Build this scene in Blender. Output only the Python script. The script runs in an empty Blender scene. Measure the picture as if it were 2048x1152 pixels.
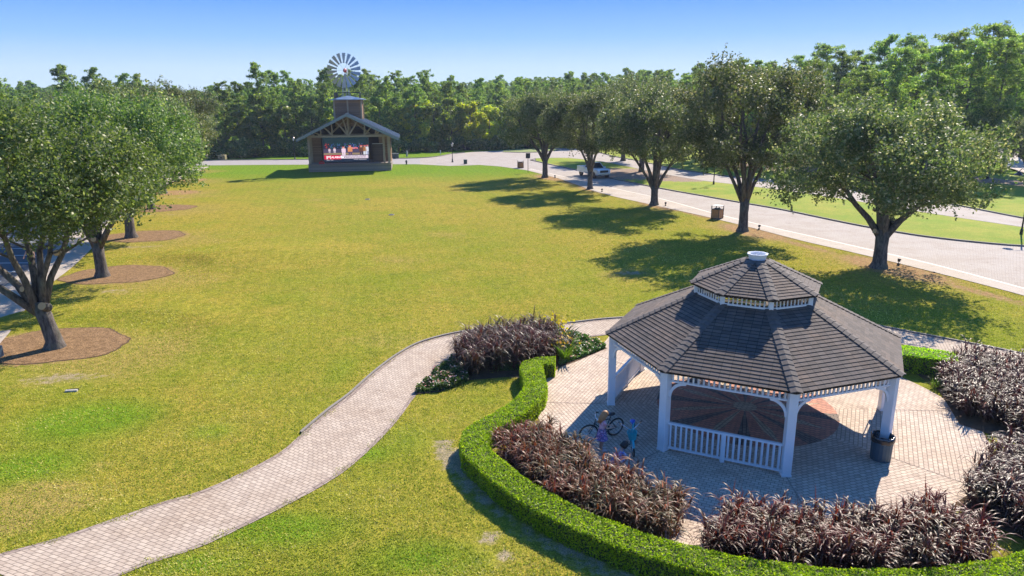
import bpy, math, random
import numpy as np
from mathutils import Matrix, Vector
R = math.radians
SC = bpy.context.scene
COL = SC.collection
# ------------------------------------------------------------------ camera, sky, sun, exposure
CAM_F, CAM_P, CAM_H, CAM_R = 1425.0, R(15.08), 10.5, R(-.45)
cd = bpy.data.cameras.new('camera'); cam = bpy.data.objects.new('camera', cd); COL.objects.link(cam)
cd.sensor_width = 36.0; cd.lens = 36.0*CAM_F/2048.0; cd.clip_start = .1; cd.clip_end = 6000
cam.matrix_world = Matrix.Translation((0, 0, CAM_H)) @ Matrix.Rotation(R(90)-CAM_P, 4, 'X') @ Matrix.Rotation(CAM_R, 4, 'Z')
SC.camera = cam
SUN_AZ, SUN_EL = R(34.), R(39.5)                       # azimuth to the right of +Y
w = bpy.data.worlds.new('World'); SC.world = w; w.use_nodes = True
nt = w.node_tree; bg = nt.nodes['Background']
sky = nt.nodes.new('ShaderNodeTexSky'); sky.sky_type = 'NISHITA'; sky.sun_disc = False
sky.sun_elevation = SUN_EL; sky.sun_rotation = SUN_AZ
sky.air_density = 1.0; sky.dust_density = 0.; sky.ozone_density = 5.0
hs = nt.nodes.new('ShaderNodeHueSaturation'); hs.inputs['Saturation'].default_value = 1.25; nt.links.new(sky.outputs[0], hs.inputs['Color'])
tn = nt.nodes.new('ShaderNodeMix'); tn.data_type = 'RGBA'; tn.blend_type = 'MULTIPLY'; tn.inputs[0].default_value = 1; tn.inputs[7].default_value = (1.18, .86, .92, 1)
nt.links.new(hs.outputs[0], tn.inputs[6]); nt.links.new(tn.outputs[2], bg.inputs[0]); bg.inputs[1].default_value = .15
# pale-to-deep-blue band of sky just above the horizon, the Sky Texture everywhere above it
gg = nt.nodes.new('ShaderNodeNewGeometry'); sx_ = nt.nodes.new('ShaderNodeSeparateXYZ'); nt.links.new(gg.outputs['Position'], sx_.inputs[0])
cr_ = nt.nodes.new('ShaderNodeValToRGB'); el_ = cr_.color_ramp.elements; el_[0].position = 0; el_[0].color = (.66,.82,1,1); el_[1].position = .17; el_[1].color = (.07,.25,.98,1)
for p_, c_ in ((.035,(.58,.77,1,1)),(.075,(.32,.58,1,1)),(.12,(.165,.41,1,1))): e_ = el_.new(p_); e_.color = c_
nt.links.new(sx_.outputs[2], cr_.inputs[0]); b2_ = nt.nodes.new('ShaderNodeBackground'); nt.links.new(cr_.outputs[0], b2_.inputs[0]); b2_.inputs[1].default_value = .52
mr_ = nt.nodes.new('ShaderNodeMapRange'); nt.links.new(sx_.outputs[2], mr_.inputs[0])
for i_, v_ in zip((1,2,3,4), (.13,.30,0,1)): mr_.inputs[i_].default_value = v_
ms_ = nt.nodes.new('ShaderNodeMixShader'); nt.links.new(mr_.outputs[0], ms_.inputs[0]); nt.links.new(b2_.outputs[0], ms_.inputs[1]); nt.links.new(bg.outputs[0], ms_.inputs[2]); nt.links.new(ms_.outputs[0], nt.nodes['World Output'].inputs[0])
sd = bpy.data.lights.new('sun', 'SUN'); sun = bpy.data.objects.new('sun', sd); COL.objects.link(sun)
sd.energy = 5.0; sd.angle = R(.53); sd.color = (1, .90, .76)
sdir = Vector((math.sin(SUN_AZ)*math.cos(SUN_EL), math.cos(SUN_AZ)*math.cos(SUN_EL), math.sin(SUN_EL)))
sun.rotation_euler = sdir.to_track_quat('Z', 'Y').to_euler(); sun.location = (30, 40, 60)
SC.view_settings.view_transform = 'Standard'; SC.view_settings.look = 'None'
SC.view_settings.exposure = 1.0; SC.view_settings.gamma = 1.0
try:
    SC.cycles.max_bounces = 6; SC.cycles.transparent_max_bounces = 4
except Exception: pass

def G(px, py, z=0.0):
    """ground position of a surveyed point of the photograph"""
    u, v = px-1024, py-576
    cr, sr = math.cos(CAM_R), math.sin(CAM_R)
    u, v = u*cr+v*sr, -u*sr+v*cr
    c, s = math.cos(CAM_P), math.sin(CAM_P)
    t = (z-CAM_H)/(-(CAM_F*s+v*c))
    return (u*t, (CAM_F*c-v*s)*t)

# ------------------------------------------------------------------ mesh helpers
class MB:
    def __init__(s): s.v = []; s.f = []; s.mi = []; s.uv = []; s.M = Matrix.Identity(4); s.m = 0
    def add(s, vs, fs, uvs=None):
        b = len(s.v)
        for p in vs: s.v.append(tuple(s.M @ Vector(p)))
        for k, f in enumerate(fs):
            s.f.append(tuple(b+i for i in f)); s.mi.append(s.m)
            s.uv.append(uvs[k] if uvs else None)
        return s
    def box(s, c, d, rz=0.0, M=None):
        hx, hy, hz = d[0]/2, d[1]/2, d[2]/2
        T = Matrix.Translation(c) @ Matrix.Rotation(rz, 4, 'Z') if M is None else M
        vs = [tuple(T @ Vector((x, y, z))) for x in (-hx, hx) for y in (-hy, hy) for z in (-hz, hz)]
        return s.add(vs, [(0,1,3,2),(4,6,7,5),(0,4,5,1),(2,3,7,6),(0,2,6,4),(1,5,7,3)])
    def bar(s, p0, p1, wx, wy, up=(0,0,1)):
        """square bar from p0 to p1"""
        p0, p1 = Vector(p0), Vector(p1); d = p1-p0; L = d.length; z = d.normalized()
        x = Vector(up).cross(z)
        if x.length < 1e-4: x = Vector((1,0,0))
        x.normalize(); y = z.cross(x)
        M = Matrix((x, y, z)).transposed().to_4x4(); M.translation = (p0+p1)/2
        return s.box((0,0,0), (wx, wy, L), M=M)
    def tube(s, pts, rad, n=8, cap=True):
        P = [Vector(p) for p in pts]; m = len(P); vs = []; fs = []
        if not hasattr(rad, '__len__'): rad = [rad]*m
        t0 = (P[1]-P[0]).normalized(); x = t0.cross(Vector((.13,.27,.95)))
        if x.length < .1: x = t0.cross(Vector((1,0,0)))
        x.normalize()
        for i in range(m):
            t = (P[min(i+1, m-1)]-P[max(i-1, 0)]).normalized()
            x = (x-t*x.dot(t)).normalized(); y = t.cross(x)
            for k in range(n):
                a = 2*math.pi*k/n; vs.append(tuple(P[i]+(x*math.cos(a)+y*math.sin(a))*rad[i]))
        for i in range(m-1):
            for k in range(n):
                k2 = (k+1) % n; fs.append((i*n+k, i*n+k2, (i+1)*n+k2, (i+1)*n+k))
        if cap:
            fs.append(tuple(range(n-1, -1, -1))); fs.append(tuple((m-1)*n+k for k in range(n)))
        return s.add(vs, fs)
    def lathe(s, prof, n=16, c=(0,0,0)):
        vs = []; fs = []; m = len(prof)
        for r, z in prof:
            for k in range(n):
                a = 2*math.pi*k/n; vs.append((c[0]+r*math.cos(a), c[1]+r*math.sin(a), c[2]+z))
        for i in range(m-1):
            for k in range(n):
                k2 = (k+1) % n; fs.append((i*n+k, i*n+k2, (i+1)*n+k2, (i+1)*n+k))
        fs.append(tuple(range(n-1,-1,-1))); fs.append(tuple((m-1)*n+k for k in range(n)))
        return s.add(vs, fs)
    def prism(s, poly, z0, z1):
        n = len(poly); vs = [(p[0],p[1],z0) for p in poly]+[(p[0],p[1],z1) for p in poly]
        fs = [tuple(range(n-1,-1,-1)), tuple(range(n, 2*n))]+[(i,(i+1)%n,n+(i+1)%n,n+i) for i in range(n)]
        return s.add(vs, fs)
    def ball(s, c, r, n=10, m=7, sc=(1,1,1)):
        vs = [(c[0], c[1], c[2]-r*sc[2])]; fs = []
        for i in range(1, m):
            ph = -math.pi/2+math.pi*i/m
            for k in range(n):
                a = 2*math.pi*k/n
                vs.append((c[0]+r*sc[0]*math.cos(ph)*math.cos(a), c[1]+r*sc[1]*math.cos(ph)*math.sin(a), c[2]+r*sc[2]*math.sin(ph)))
        vs.append((c[0], c[1], c[2]+r*sc[2])); t = len(vs)-1
        for k in range(n):
            k2 = (k+1) % n; fs.append((0, 1+k2, 1+k)); fs.append((t, t-n+k, t-n+k2))
            for i in range(m-2): fs.append((1+i*n+k, 1+i*n+k2, 1+(i+1)*n+k2, 1+(i+1)*n+k))
        return s.add(vs, fs)
    def torus(s, c, Rr, r, ax='y', n=28, k=7):
        pts = []
        for i in range(n+1):
            a = 2*math.pi*i/n
            q = (math.cos(a)*Rr, 0, math.sin(a)*Rr) if ax == 'y' else (math.cos(a)*Rr, math.sin(a)*Rr, 0)
            pts.append((c[0]+q[0], c[1]+q[1], c[2]+q[2]))
        return s.tube(pts, r, k, cap=False)
    def build(s, name, mat, parent=None, smooth=False, loc=None, rz=0.0, bevel=0.0):
        me = bpy.data.meshes.new(name); me.from_pydata(s.v, [], s.f)
        mats = mat if isinstance(mat, (list, tuple)) else [mat]
        for m_ in mats: me.materials.append(m_)
        if len(mats) > 1: me.polygons.foreach_set('material_index', s.mi)
        if any(u is not None for u in s.uv):
            l = me.uv_layers.new(name='UVMap')
            for p, u in zip(me.polygons, s.uv):
                if u:
                    for li, q in zip(p.loop_indices, u): l.data[li].uv = q
        if smooth: me.polygons.foreach_set('use_smooth', [True]*len(me.polygons))
        me.update(); o = bpy.data.objects.new(name, me); COL.objects.link(o)
        if parent: o.parent = parent
        if loc is not None: o.location = loc
        o.rotation_euler.z = rz
        if bevel:
            b = o.modifiers.new('bevel', 'BEVEL'); b.width = bevel; b.segments = 2; b.limit_method = 'ANGLE'
        return o

def mesh_np(name, V, F, mat, parent=None, rnd=None, attrs=None, uv=None, smooth=False):
    """V Nx3, F Mx4 arrays -> object"""
    V = np.asarray(V, np.float32); F = np.asarray(F, np.int32); m, k = F.shape
    me = bpy.data.meshes.new(name)
    me.vertices.add(len(V)); me.vertices.foreach_set('co', V.ravel())
    me.loops.add(m*k); me.loops.foreach_set('vertex_index', F.ravel())
    me.polygons.add(m); me.polygons.foreach_set('loop_start', np.arange(0, m*k, k, dtype=np.int32))
    try: me.polygons.foreach_set('loop_total', np.full(m, k, np.int32))
    except Exception: pass
    if uv is not None:
        l = me.uv_layers.new(name='UVMap'); l.data.foreach_set('uv', np.asarray(uv, np.float32).ravel())
    me.update(calc_edges=True)
    if rnd is not None:
        a = me.attributes.new('rnd', 'FLOAT', 'FACE'); a.data.foreach_set('value', np.asarray(rnd, np.float32))
    for kk, vv in (attrs or {}).items():
        a = me.attributes.new(kk, 'FLOAT', 'POINT'); a.data.foreach_set('value', np.asarray(vv, np.float32))
    if smooth: me.polygons.foreach_set('use_smooth', np.ones(m, bool))
    me.materials.append(mat)
    o = bpy.data.objects.new(name, me); COL.objects.link(o)
    if parent: o.parent = parent
    return o

def tag(o, label=None, cat=None, group=None, kind=None):
    if label: o['label'] = label
    if cat: o['category'] = cat
    if group: o['group'] = group
    if kind: o['kind'] = kind
    return o
def thing(name, label, cat, loc=(0,0,0), rz=0.0, group=None):
    o = bpy.data.objects.new(name, None); COL.objects.link(o); o.empty_display_size = .3
    o.location = (loc[0], loc[1], loc[2] if len(loc) > 2 else 0); o.rotation_euler.z = rz
    return tag(o, label, cat, group)
def dup(root, loc, rz, label=None, scale=1.0, group=None):
    r = root.copy(); COL.objects.link(r)
    r.location = (loc[0], loc[1], loc[2] if len(loc) > 2 else 0); r.rotation_euler = (0, 0, rz)
    r.scale = (scale,)*3 if not hasattr(scale, '__len__') else scale
    if label: r['label'] = label
    if group: r['group'] = group
    for ch in list(root.children):
        c = ch.copy(); COL.objects.link(c); c.parent = r
        for g in ch.children:
            d = g.copy(); COL.objects.link(d); d.parent = c
    return r
def struct(o): o['kind'] = 'structure'; return o

def catmull(pts, n):
    P = np.array(pts, float); P = np.vstack([2*P[0]-P[1], P, 2*P[-1]-P[-2]]); out = []
    for i in range(1, len(P)-2):
        for t in np.linspace(0, 1, 12, endpoint=False):
            a, b, c, d = P[i-1], P[i], P[i+1], P[i+2]
            out.append(.5*((2*b)+(-a+c)*t+(2*a-5*b+4*c-d)*t*t+(-a+3*b-3*c+d)*t**3))
    out.append(P[-2]); out = np.array(out)
    s = np.concatenate([[0], np.cumsum(np.hypot(*np.diff(out[:, :2], axis=0).T))])
    q = np.linspace(0, s[-1], n)
    return np.stack([np.interp(q, s, out[:, k]) for k in range(out.shape[1])], 1)

# ------------------------------------------------------------------ materials
def new_mat(name):
    m = bpy.data.materials.new(name); m.use_nodes = True; t = m.node_tree
    return m, t, t.nodes['Principled BSDF'], t.nodes, t.links
def mixc(t, a, b, f, typ='MIX'):
    n = t.nodes.new('ShaderNodeMix'); n.data_type = 'RGBA'; n.blend_type = typ
    for s_, v in ((n.inputs[0], f), (n.inputs[6], a), (n.inputs[7], b)):
        if hasattr(v, 'links') or isinstance(v, bpy.types.NodeSocket): t.links.new(v, s_)
        elif isinstance(v, (int, float)): s_.default_value = v
        else: s_.default_value = (*v[:3], 1)
    return n.outputs[2]
def noise(t, vec, scale, detail=4, rough=.55, dist=0):
    n = t.nodes.new('ShaderNodeTexNoise'); n.inputs['Scale'].default_value = scale
    n.inputs['Detail'].default_value = detail; n.inputs['Roughness'].default_value = rough; n.inputs['Distortion'].default_value = dist
    if vec is not None: t.links.new(vec, n.inputs['Vector'])
    return n.outputs[0]
def ramp(t, f, a, b, ca=(0,0,0), cb=(1,1,1)):
    n = t.nodes.new('ShaderNodeValToRGB'); n.color_ramp.elements[0].position = a; n.color_ramp.elements[1].position = b
    n.color_ramp.elements[0].color = (*ca, 1); n.color_ramp.elements[1].color = (*cb, 1); t.links.new(f, n.inputs[0])
    return n.outputs[0]
def mapr(t, f, a, b, c, d):
    n = t.nodes.new('ShaderNodeMapRange'); t.links.new(f, n.inputs[0])
    for i, v in zip((1,2,3,4), (a,b,c,d)): n.inputs[i].default_value = v
    return n.outputs[0]
def math_(t, op, a, b=None):
    n = t.nodes.new('ShaderNodeMath'); n.operation = op
    for i, v in enumerate((a, b)):
        if v is None: continue
        if isinstance(v, bpy.types.NodeSocket): t.links.new(v, n.inputs[i])
        else: n.inputs[i].default_value = v
    return n.outputs[0]
def attr(t, name):
    n = t.nodes.new('ShaderNodeAttribute'); n.attribute_name = name; return n.outputs['Fac']
def pos(t): return t.nodes.new('ShaderNodeNewGeometry').outputs['Position']
def objc(t): return t.nodes.new('ShaderNodeTexCoord').outputs['Object']
def uvc(t): return t.nodes.new('ShaderNodeTexCoord').outputs['UV']
def bump(t, h, bs, st=.3, d=.02):
    n = t.nodes.new('ShaderNodeBump'); n.inputs['Strength'].default_value = st; n.inputs['Distance'].default_value = d
    t.links.new(h, n.inputs['Height']); t.links.new(n.outputs[0], bs.inputs['Normal'])
def simple(name, col, rough=.6, metal=0., var=.12, scale=6., spec=.5):
    m, t, b, N, L = new_mat(name); n = noise(t, objc(t), scale, 5)
    c = mixc(t, tuple(x*(1-var) for x in col), tuple(min(1, x*(1+var)) for x in col), n)
    L.new(c, b.inputs['Base Color']); b.inputs['Roughness'].default_value = rough; b.inputs['Metallic'].default_value = metal
    b.inputs['Specular IOR Level'].default_value = spec
    return m
def leaf_mat(name, c1, c2, c3, trans=.35, rough=.4, spec=.5, wscale=.35, tcol=None):
    """c1 dark, c2 light, c3 odd leaves, painted glints on oaks and purple grass; per-leaf rnd attribute + slow noise"""
    m, t, b, N, L = new_mat(name)
    r = attr(t, 'rnd'); n = noise(t, objc(t), wscale, 2)
    f = math_(t, 'ADD', math_(t, 'MULTIPLY', r, .6), math_(t, 'MULTIPLY', n, .5))
    c = mixc(t, c1, c2, ramp(t, f, .2, .85))
    hi = ramp(t, r, .80, .95); c = mixc(t, c, c3, hi)
    oi = N.new('ShaderNodeObjectInfo')
    hv = N.new('ShaderNodeHueSaturation'); L.new(c, hv.inputs['Color'])
    L.new(mapr(t, oi.outputs['Random'], 0, 1, .75, 1.25), hv.inputs['Value']); L.new(mapr(t, oi.outputs['Random'], 0, 1, .485, .512), hv.inputs['Hue'])
    L.new(hv.outputs[0], b.inputs['Base Color']); b.inputs['Roughness'].default_value = rough; b.inputs['Specular IOR Level'].default_value = spec
    tr = N.new('ShaderNodeBsdfTranslucent')
    tc = mixc(t, hv.outputs[0], tcol or (1.3, 1.5, .5), 1.0, 'MULTIPLY'); L.new(tc, tr.inputs[0])
    mx = N.new('ShaderNodeMixShader'); mx.inputs[0].default_value = trans
    L.new(b.outputs[0], mx.inputs[1]); L.new(tr.outputs[0], mx.inputs[2]); L.new(mx.outputs[0], N['Material Output'].inputs[0])
    return m
def paver_mat(name, ca, cb, cm, bw=.2, bh=.12, var=(.7,.6,.5), vec='uv', rough=.85, ms=.012, off=.5):
    m, t, b, N, L = new_mat(name); v = uvc(t) if vec == 'uv' else pos(t)
    k = N.new('ShaderNodeTexBrick'); L.new(v, k.inputs['Vector']); k.inputs['Scale'].default_value = 1
    k.inputs['Brick Width'].default_value = bw; k.inputs['Row Height'].default_value = bh; k.offset = off
    k.inputs['Mortar Size'].default_value = ms; k.inputs['Mortar Smooth'].default_value = .4; k.inputs['Bias'].default_value = 0
    k.inputs['Color1'].default_value = (*ca, 1); k.inputs['Color2'].default_value = (*cb, 1); k.inputs['Mortar'].default_value = (*cm, 1)
    p = pos(t); n1 = noise(t, p, .5, 5, .6); n2 = noise(t, p, 9, 3)
    c = mixc(t, k.outputs[0], var, mapr(t, n1, .4, .75, 0, .45), 'MULTIPLY')
    c = mixc(t, c, (1.18,1.16,1.14), mapr(t, n2, .3, .8, 0, .8), 'MULTIPLY')
    st = noise(t, p, 1.7, 6, .7); c = mixc(t, c, (.55,.5,.46), mapr(t, st, .55, .78, 0, .75), 'MULTIPLY')
    L.new(c, b.inputs['Base Color']); b.inputs['Roughness'].default_value = rough; b.inputs['Specular IOR Level'].default_value = .25
    bump(t, math_(t, 'MULTIPLY', k.outputs[1], -1.), b, .5, .01)
    return m
def wood_mat(name, ca, cb, plank=.15, axis='z', rough=.8):
    m, t, b, N, L = new_mat(name); o = objc(t)
    sx = N.new('ShaderNodeSeparateXYZ'); L.new(o, sx.inputs[0])
    f = math_(t, 'DIVIDE', sx.outputs[{'x':0,'y':1,'z':2}[axis]], plank)
    fl = math_(t, 'FLOOR', f); fr = math_(t, 'FRACT', f)
    wn = N.new('ShaderNodeTexWhiteNoise'); wn.noise_dimensions = '1D'; L.new(fl, wn.inputs['W'])
    mp = N.new('ShaderNodeMapping'); L.new(o, mp.inputs[0]); mp.inputs['Scale'].default_value = {'z':(1.2,1.2,14),'x':(14,1.2,1.2),'y':(1.2,14,1.2)}[axis]
    g = noise(t, mp.outputs[0], 1.5, 6, .65)
    c = mixc(t, ca, cb, math_(t, 'ADD', math_(t, 'MULTIPLY', wn.outputs[0], .55), math_(t, 'MULTIPLY', g, .45)))
    gap = math_(t, 'LESS_THAN', fr, .09); c = mixc(t, c, tuple(x*.15 for x in ca), gap)
    L.new(c, b.inputs['Base Color']); b.inputs['Roughness'].default_value = rough; b.inputs['Specular IOR Level'].default_value = .2
    bump(t, g, b, .25, .01)
    return m

WHITE = simple('white_paint', (.74,.75,.76), .45, var=.07, scale=3)
BLACK = simple('black_metal', (.015,.015,.017), .4)
RUBBER = simple('rubber', (.012,.012,.012), .8)
CHROME = simple('chrome', (.6,.6,.62), .25, 1.0)
CONC = simple('concrete', (.42,.39,.34), .85, var=.2, scale=1.5)
KERB = simple('kerb', (.20,.175,.15), .85, var=.3, scale=2)
SOIL = simple('soil', (.10,.065,.04), .95, var=.5, scale=6, spec=.1)

# ---- lawn
def lawn_mat():
    m, t, b, N, L = new_mat('lawn'); p = pos(t)
    n1 = noise(t, p, .055, 5, .62); n2 = noise(t, p, .35, 6, .7); n3 = noise(t, p, 3.2, 5, .75); n4 = noise(t, p, 26, 3, .7)
    n5 = noise(t, p, 9, 4, .7)
    gold = (.435,.335,.065); green = (.20,.31,.025); olive = (.31,.315,.04); dry = (.44,.315,.115); sand = (.42,.33,.24)
    a = math_(t, 'ADD', math_(t, 'MULTIPLY', n1, .9), math_(t, 'MULTIPLY', n2, .55))
    c = mixc(t, olive, gold, ramp(t, a, .60, .82)); c = mixc(t, c, (.40,.30,.10), mapr(t, noise(t, p, 1.1, 6, .75), .55, .7, 0, .55)); c = mixc(t, c, (.15,.175,.03), mapr(t, noise(t, p, .8, 6, .75, 1.), .52, .68, 0, .5))
    gr = math_(t, 'ADD', attr(t, 'green'), math_(t, 'MULTIPLY', math_(t, 'SUBTRACT', n2, .5), .9))
    c = mixc(t, c, green, ramp(t, gr, .25, .75))
    dr = math_(t, 'ADD', attr(t, 'dry'), math_(t, 'ADD', math_(t, 'MULTIPLY', math_(t, 'SUBTRACT', n2, .5), .8), math_(t, 'MULTIPLY', math_(t, 'SUBTRACT', n3, .5), .7)))
    c = mixc(t, c, dry, math_(t, 'MULTIPLY', ramp(t, dr, .35, .85), .75))
    sa = math_(t, 'ADD', attr(t, 'sand'), math_(t, 'ADD', math_(t, 'MULTIPLY', math_(t, 'SUBTRACT', n2, .5), 1.1), math_(t, 'MULTIPLY', math_(t, 'SUBTRACT', n3, .5), 1.)))
    c = mixc(t, c, sand, ramp(t, sa, .52, .72))
    # blades: fine light/dark grain, clumps
    c = mixc(t, c, (.34,.37,.26), mapr(t, n4, .36, .62, 1, 0), 'MULTIPLY')
    c = mixc(t, c, (1.55,1.45,1.1), mapr(t, n5, .45, .72, 0, 1), 'MULTIPLY')
    c = mixc(t, c, (.62,.68,.6), mapr(t, n3, .38, .6, 1, 0), 'MULTIPLY')
    mw = N.new('ShaderNodeTexWave'); mw.inputs['Scale'].default_value = .36; mw.inputs['Distortion'].default_value = 1.2; mw.inputs['Detail'].default_value = 2; mw.inputs['Detail Scale'].default_value = .6
    mpp = N.new('ShaderNodeMapping'); mpp.inputs['Rotation'].default_value = (0,0,-.22); L.new(p, mpp.inputs[0]); L.new(mpp.outputs[0], mw.inputs['Vector'])
    c = mixc(t, c, (.86,.90,.84), math_(t, 'MULTIPLY', mw.outputs['Fac'], .45), 'MULTIPLY')
    # mulch / leaf litter
    mu = math_(t, 'ADD', attr(t, 'mulch'), math_(t, 'ADD', math_(t, 'MULTIPLY', math_(t, 'SUBTRACT', n3, .5), .9), math_(t, 'MULTIPLY', math_(t, 'SUBTRACT', n5, .5), .6)))
    vo = N.new('ShaderNodeTexVoronoi'); vo.inputs['Scale'].default_value = 14; L.new(p, vo.inputs['Vector'])
    mc = mixc(t, (.10,.055,.022), (.50,.33,.16), ramp(t, math_(t, 'ADD', math_(t, 'MULTIPLY', noise(t, p, 16, 4, .8), .6), math_(t, 'MULTIPLY', noise(t, p, 3.5, 6, .85), .45)), .40, .66))
    mc = mixc(t, mc, vo.outputs['Color'], .12, 'OVERLAY')
    c = mixc(t, c, mc, ramp(t, mu, .42, .60))
    L.new(c, b.inputs['Base Color']); b.inputs['Roughness'].default_value = .95; b.inputs['Specular IOR Level'].default_value = .03
    h = math_(t, 'ADD', n4, math_(t, 'MULTIPLY', n5, .9)); bump(t, h, b, .55, .05)
    return m
LAWN = lawn_mat()

GC = np.array([8.06, 22.81])                                   # gazebo centre
TREES_R = [G(1757,535), G(1485,462), G(1308,410), G(1180,378), G(1090,355)]
TREES_L = [G(110,695), G(205,553), G(263,475), G(303,418), (-40,82), (-44.5,95), (-50,108)]
def axis(stops):
    out = []
    for (a, b, s) in stops: out += list(np.arange(a, b, s))
    return np.array(out+[stops[-1][1]], float)
xs = axis([(-2500,-400,300),(-400,-100,20),(-100,-32,2),(-32,30,.25),(30,60,.6),(60,100,4),(100,400,20),(400,2500,300)])
ys = axis([(-60,8,8),(8,60,.25),(60,90,.5),(90,150,1),(150,400,12),(400,3400,300)])
X, Y = np.meshgrid(xs, ys, indexing='ij')
def gb(cx, cy, sx, sy=None, rot=0.):
    sy = sy or sx; c_, s_ = math.cos(rot), math.sin(rot); dx, dy = X-cx, Y-cy
    return np.exp(-(((dx*c_+dy*s_)/sx)**2+((-dx*s_+dy*c_)/sy)**2))
def gpx(px, py, sx, sy=None, rot=0.): return gb(*G(px, py), sx, sy, rot)
mul = np.zeros_like(X); dry = np.zeros_like(X); grn = np.zeros_like(X); sand = np.zeros_like(X)
for i, (tx, ty) in enumerate(TREES_L):
    ox, oy = (.9, .5) if i else (-.6, .2)
    d = np.hypot((X-tx-ox)/3.0, (Y-ty-oy)/2.3); mul = np.maximum(mul, np.clip(1.55-d, 0, 1)*(1.0 if i < 3 else .9))
    dry = np.maximum(dry, gb(tx+3, ty-1, 6, 5)*.8); sand = np.maximum(sand, gb(tx+2.5, ty-3.6, 3.4, 1.0)*.62)
for i, (tx, ty) in enumerate(TREES_R):
    rot = math.atan2(52, -18.4)
    mul = np.maximum(mul, gb(tx+.8, ty-.3, 5.2, 2.1, rot)*.9); dry = np.maximum(dry, gb(tx, ty, 8, 3.5, rot)*.75)
    mul = np.maximum(mul, gb(tx+2.6, ty-6.0, 5.5, 1.0, rot)*.62)
for q in [(1270,545),(1240,550),(800,520),(770,680),(640,400),(900,470)]: dry = np.maximum(dry, gpx(*q, 3, 2)*.6)
sand = np.maximum(sand, gpx(1265,546,1.6,.7)*.68)
for (px, py, sx, sy, a) in [(170,840,2.6,2.0,1),(420,860,1.2,.9,.6),(60,930,2.2,1.6,.8),(730,905,1.2,.8,.8),(560,1060,2.0,.9,.95),(800,880,1.4,1.6,.5),(400,1130,1.6,.6,.8),(980,800,1.2,.7,.5),(850,1120,2,1,.75),(680,740,1,2.4,.5),(1190,1030,1,1,.3)]:
    grn = np.maximum(grn, gpx(px, py, sx, sy)*a)
grn = np.maximum(grn, np.clip((Y-84)/22, 0, 1)*.85*(X < 60)); grn = np.maximum(grn, (X > 20)*(Y > 60)*.75*np.clip((X-27)/6, 0, 1))
grn = np.maximum(grn, np.clip((X-8)/8, 0, 1)*np.clip((30-Y)/4+1.2, 0, 1)*.3)
for (px, py, sx, sy, a) in [(50,1010,2.2,.8,1.3),(10,1050,1.2,.6,1.3),(90,975,1.4,.5,1.0),(200,930,.7,.5,.6),(480,640,4,2,.3),(590,470,6,3,.35),(350,560,5,5,.5),(700,1090,1.6,.7,.4),(1010,880,.7,1,.4)]: dry = np.maximum(dry, gpx(px, py, sx, sy)*a)
hr = np.hypot(X-GC[0], Y-GC[1]); ha = np.degrees(np.arctan2(Y-GC[1], X-GC[0])) % 360
sand = np.maximum(sand, np.exp(-((hr-10.55)/.55)**2)*(ha > 192)*(ha < 262)*.72)
for (px, py, s_) in [(975,1075,.55),(940,930,.5),(1000,1000,.5),(1010,1110,.4),(905,915,.3)]: sand = np.maximum(sand, gpx(px, py, s_, s_)*.85)
sand = np.maximum(sand, gpx(1000,752,2.4,.45)*.7)
Z = .5*gb(*G(470,515), 5.5, 3.6, .4)+.25*gb(*G(300,640), 5, 3)
for (tx, ty) in TREES_L: Z *= np.clip((np.hypot(X-tx-.6, (Y-ty-.4)*1.25)-3.5)/2.5, 0, 1)**1.5
ni, nj = X.shape; idx = np.arange(ni*nj).reshape(ni, nj)
F = np.stack([idx[:-1,:-1], idx[1:,:-1], idx[1:,1:], idx[:-1,1:]], -1).reshape(-1, 4)
ground = struct(mesh_np('ground', np.stack([X, Y, Z], -1).reshape(-1, 3), F, LAWN, attrs=dict(green=grn.ravel(), dry=dry.ravel(), sand=sand.ravel(), mulch=mul.ravel()), smooth=True))

# ------------------------------------------------------------------ flat sheets
def poly_sheet(name, pts, z, mat, rot=0.0, uvs=1.0):
    from mathutils.geometry import tessellate_polygon
    P = [(p[0], p[1], z) for p in pts]; tri = tessellate_polygon([[Vector(p) for p in P]])
    b = MB(); c_, s_ = math.cos(rot), math.sin(rot)
    fs = []
    for t_ in tri:
        a, q, r_ = (Vector(P[i]) for i in t_)
        fs.append(t_ if (q-a).cross(r_-a).z > 0 else (t_[0], t_[2], t_[1]))
    uv = [[(P[i][0]*c_+P[i][1]*s_, -P[i][0]*s_+P[i][1]*c_) for i in f] for f in fs]
    b.add(P, fs, uv); return b.build(name, mat)
def strip(name, A, B, z, mat, n=60, nx=1, fl=False):
    """paving strip between edge polylines A (left) and B, uv in metres"""
    A = catmull(A, n); B = catmull(B, n); C = (A+B)/2
    s = np.concatenate([[0], np.cumsum(np.hypot(*np.diff(C, axis=0).T))]); W = float(np.mean(np.hypot(*(A-B).T)))
    b = MB(); vs = []
    for i in range(n): vs += [(A[i][0], A[i][1], z), (B[i][0], B[i][1], z)]
    fs = []; uv = []
    for i in range(n-1):
        f = (2*i, 2*i+1, 2*i+3, 2*i+2); q = [(0, s[i]), (W, s[i]), (W, s[i+1]), (0, s[i+1])]
        v = [Vector(vs[k]) for k in f]
        if (v[1]-v[0]).cross(v[2]-v[0]).z < 0: f = f[::-1]; q = q[::-1]
        fs.append(f); uv.append([(x[1], x[0]) for x in q] if fl else q)
    b.add(vs, fs, uv); return b.build(name, mat)
def off(P, d):
    P = np.array(P, float); T = np.gradient(P, axis=0); T /= np.hypot(*T.T)[:, None]
    return P+np.stack([-T[:, 1], T[:, 0]], 1)*d

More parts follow.
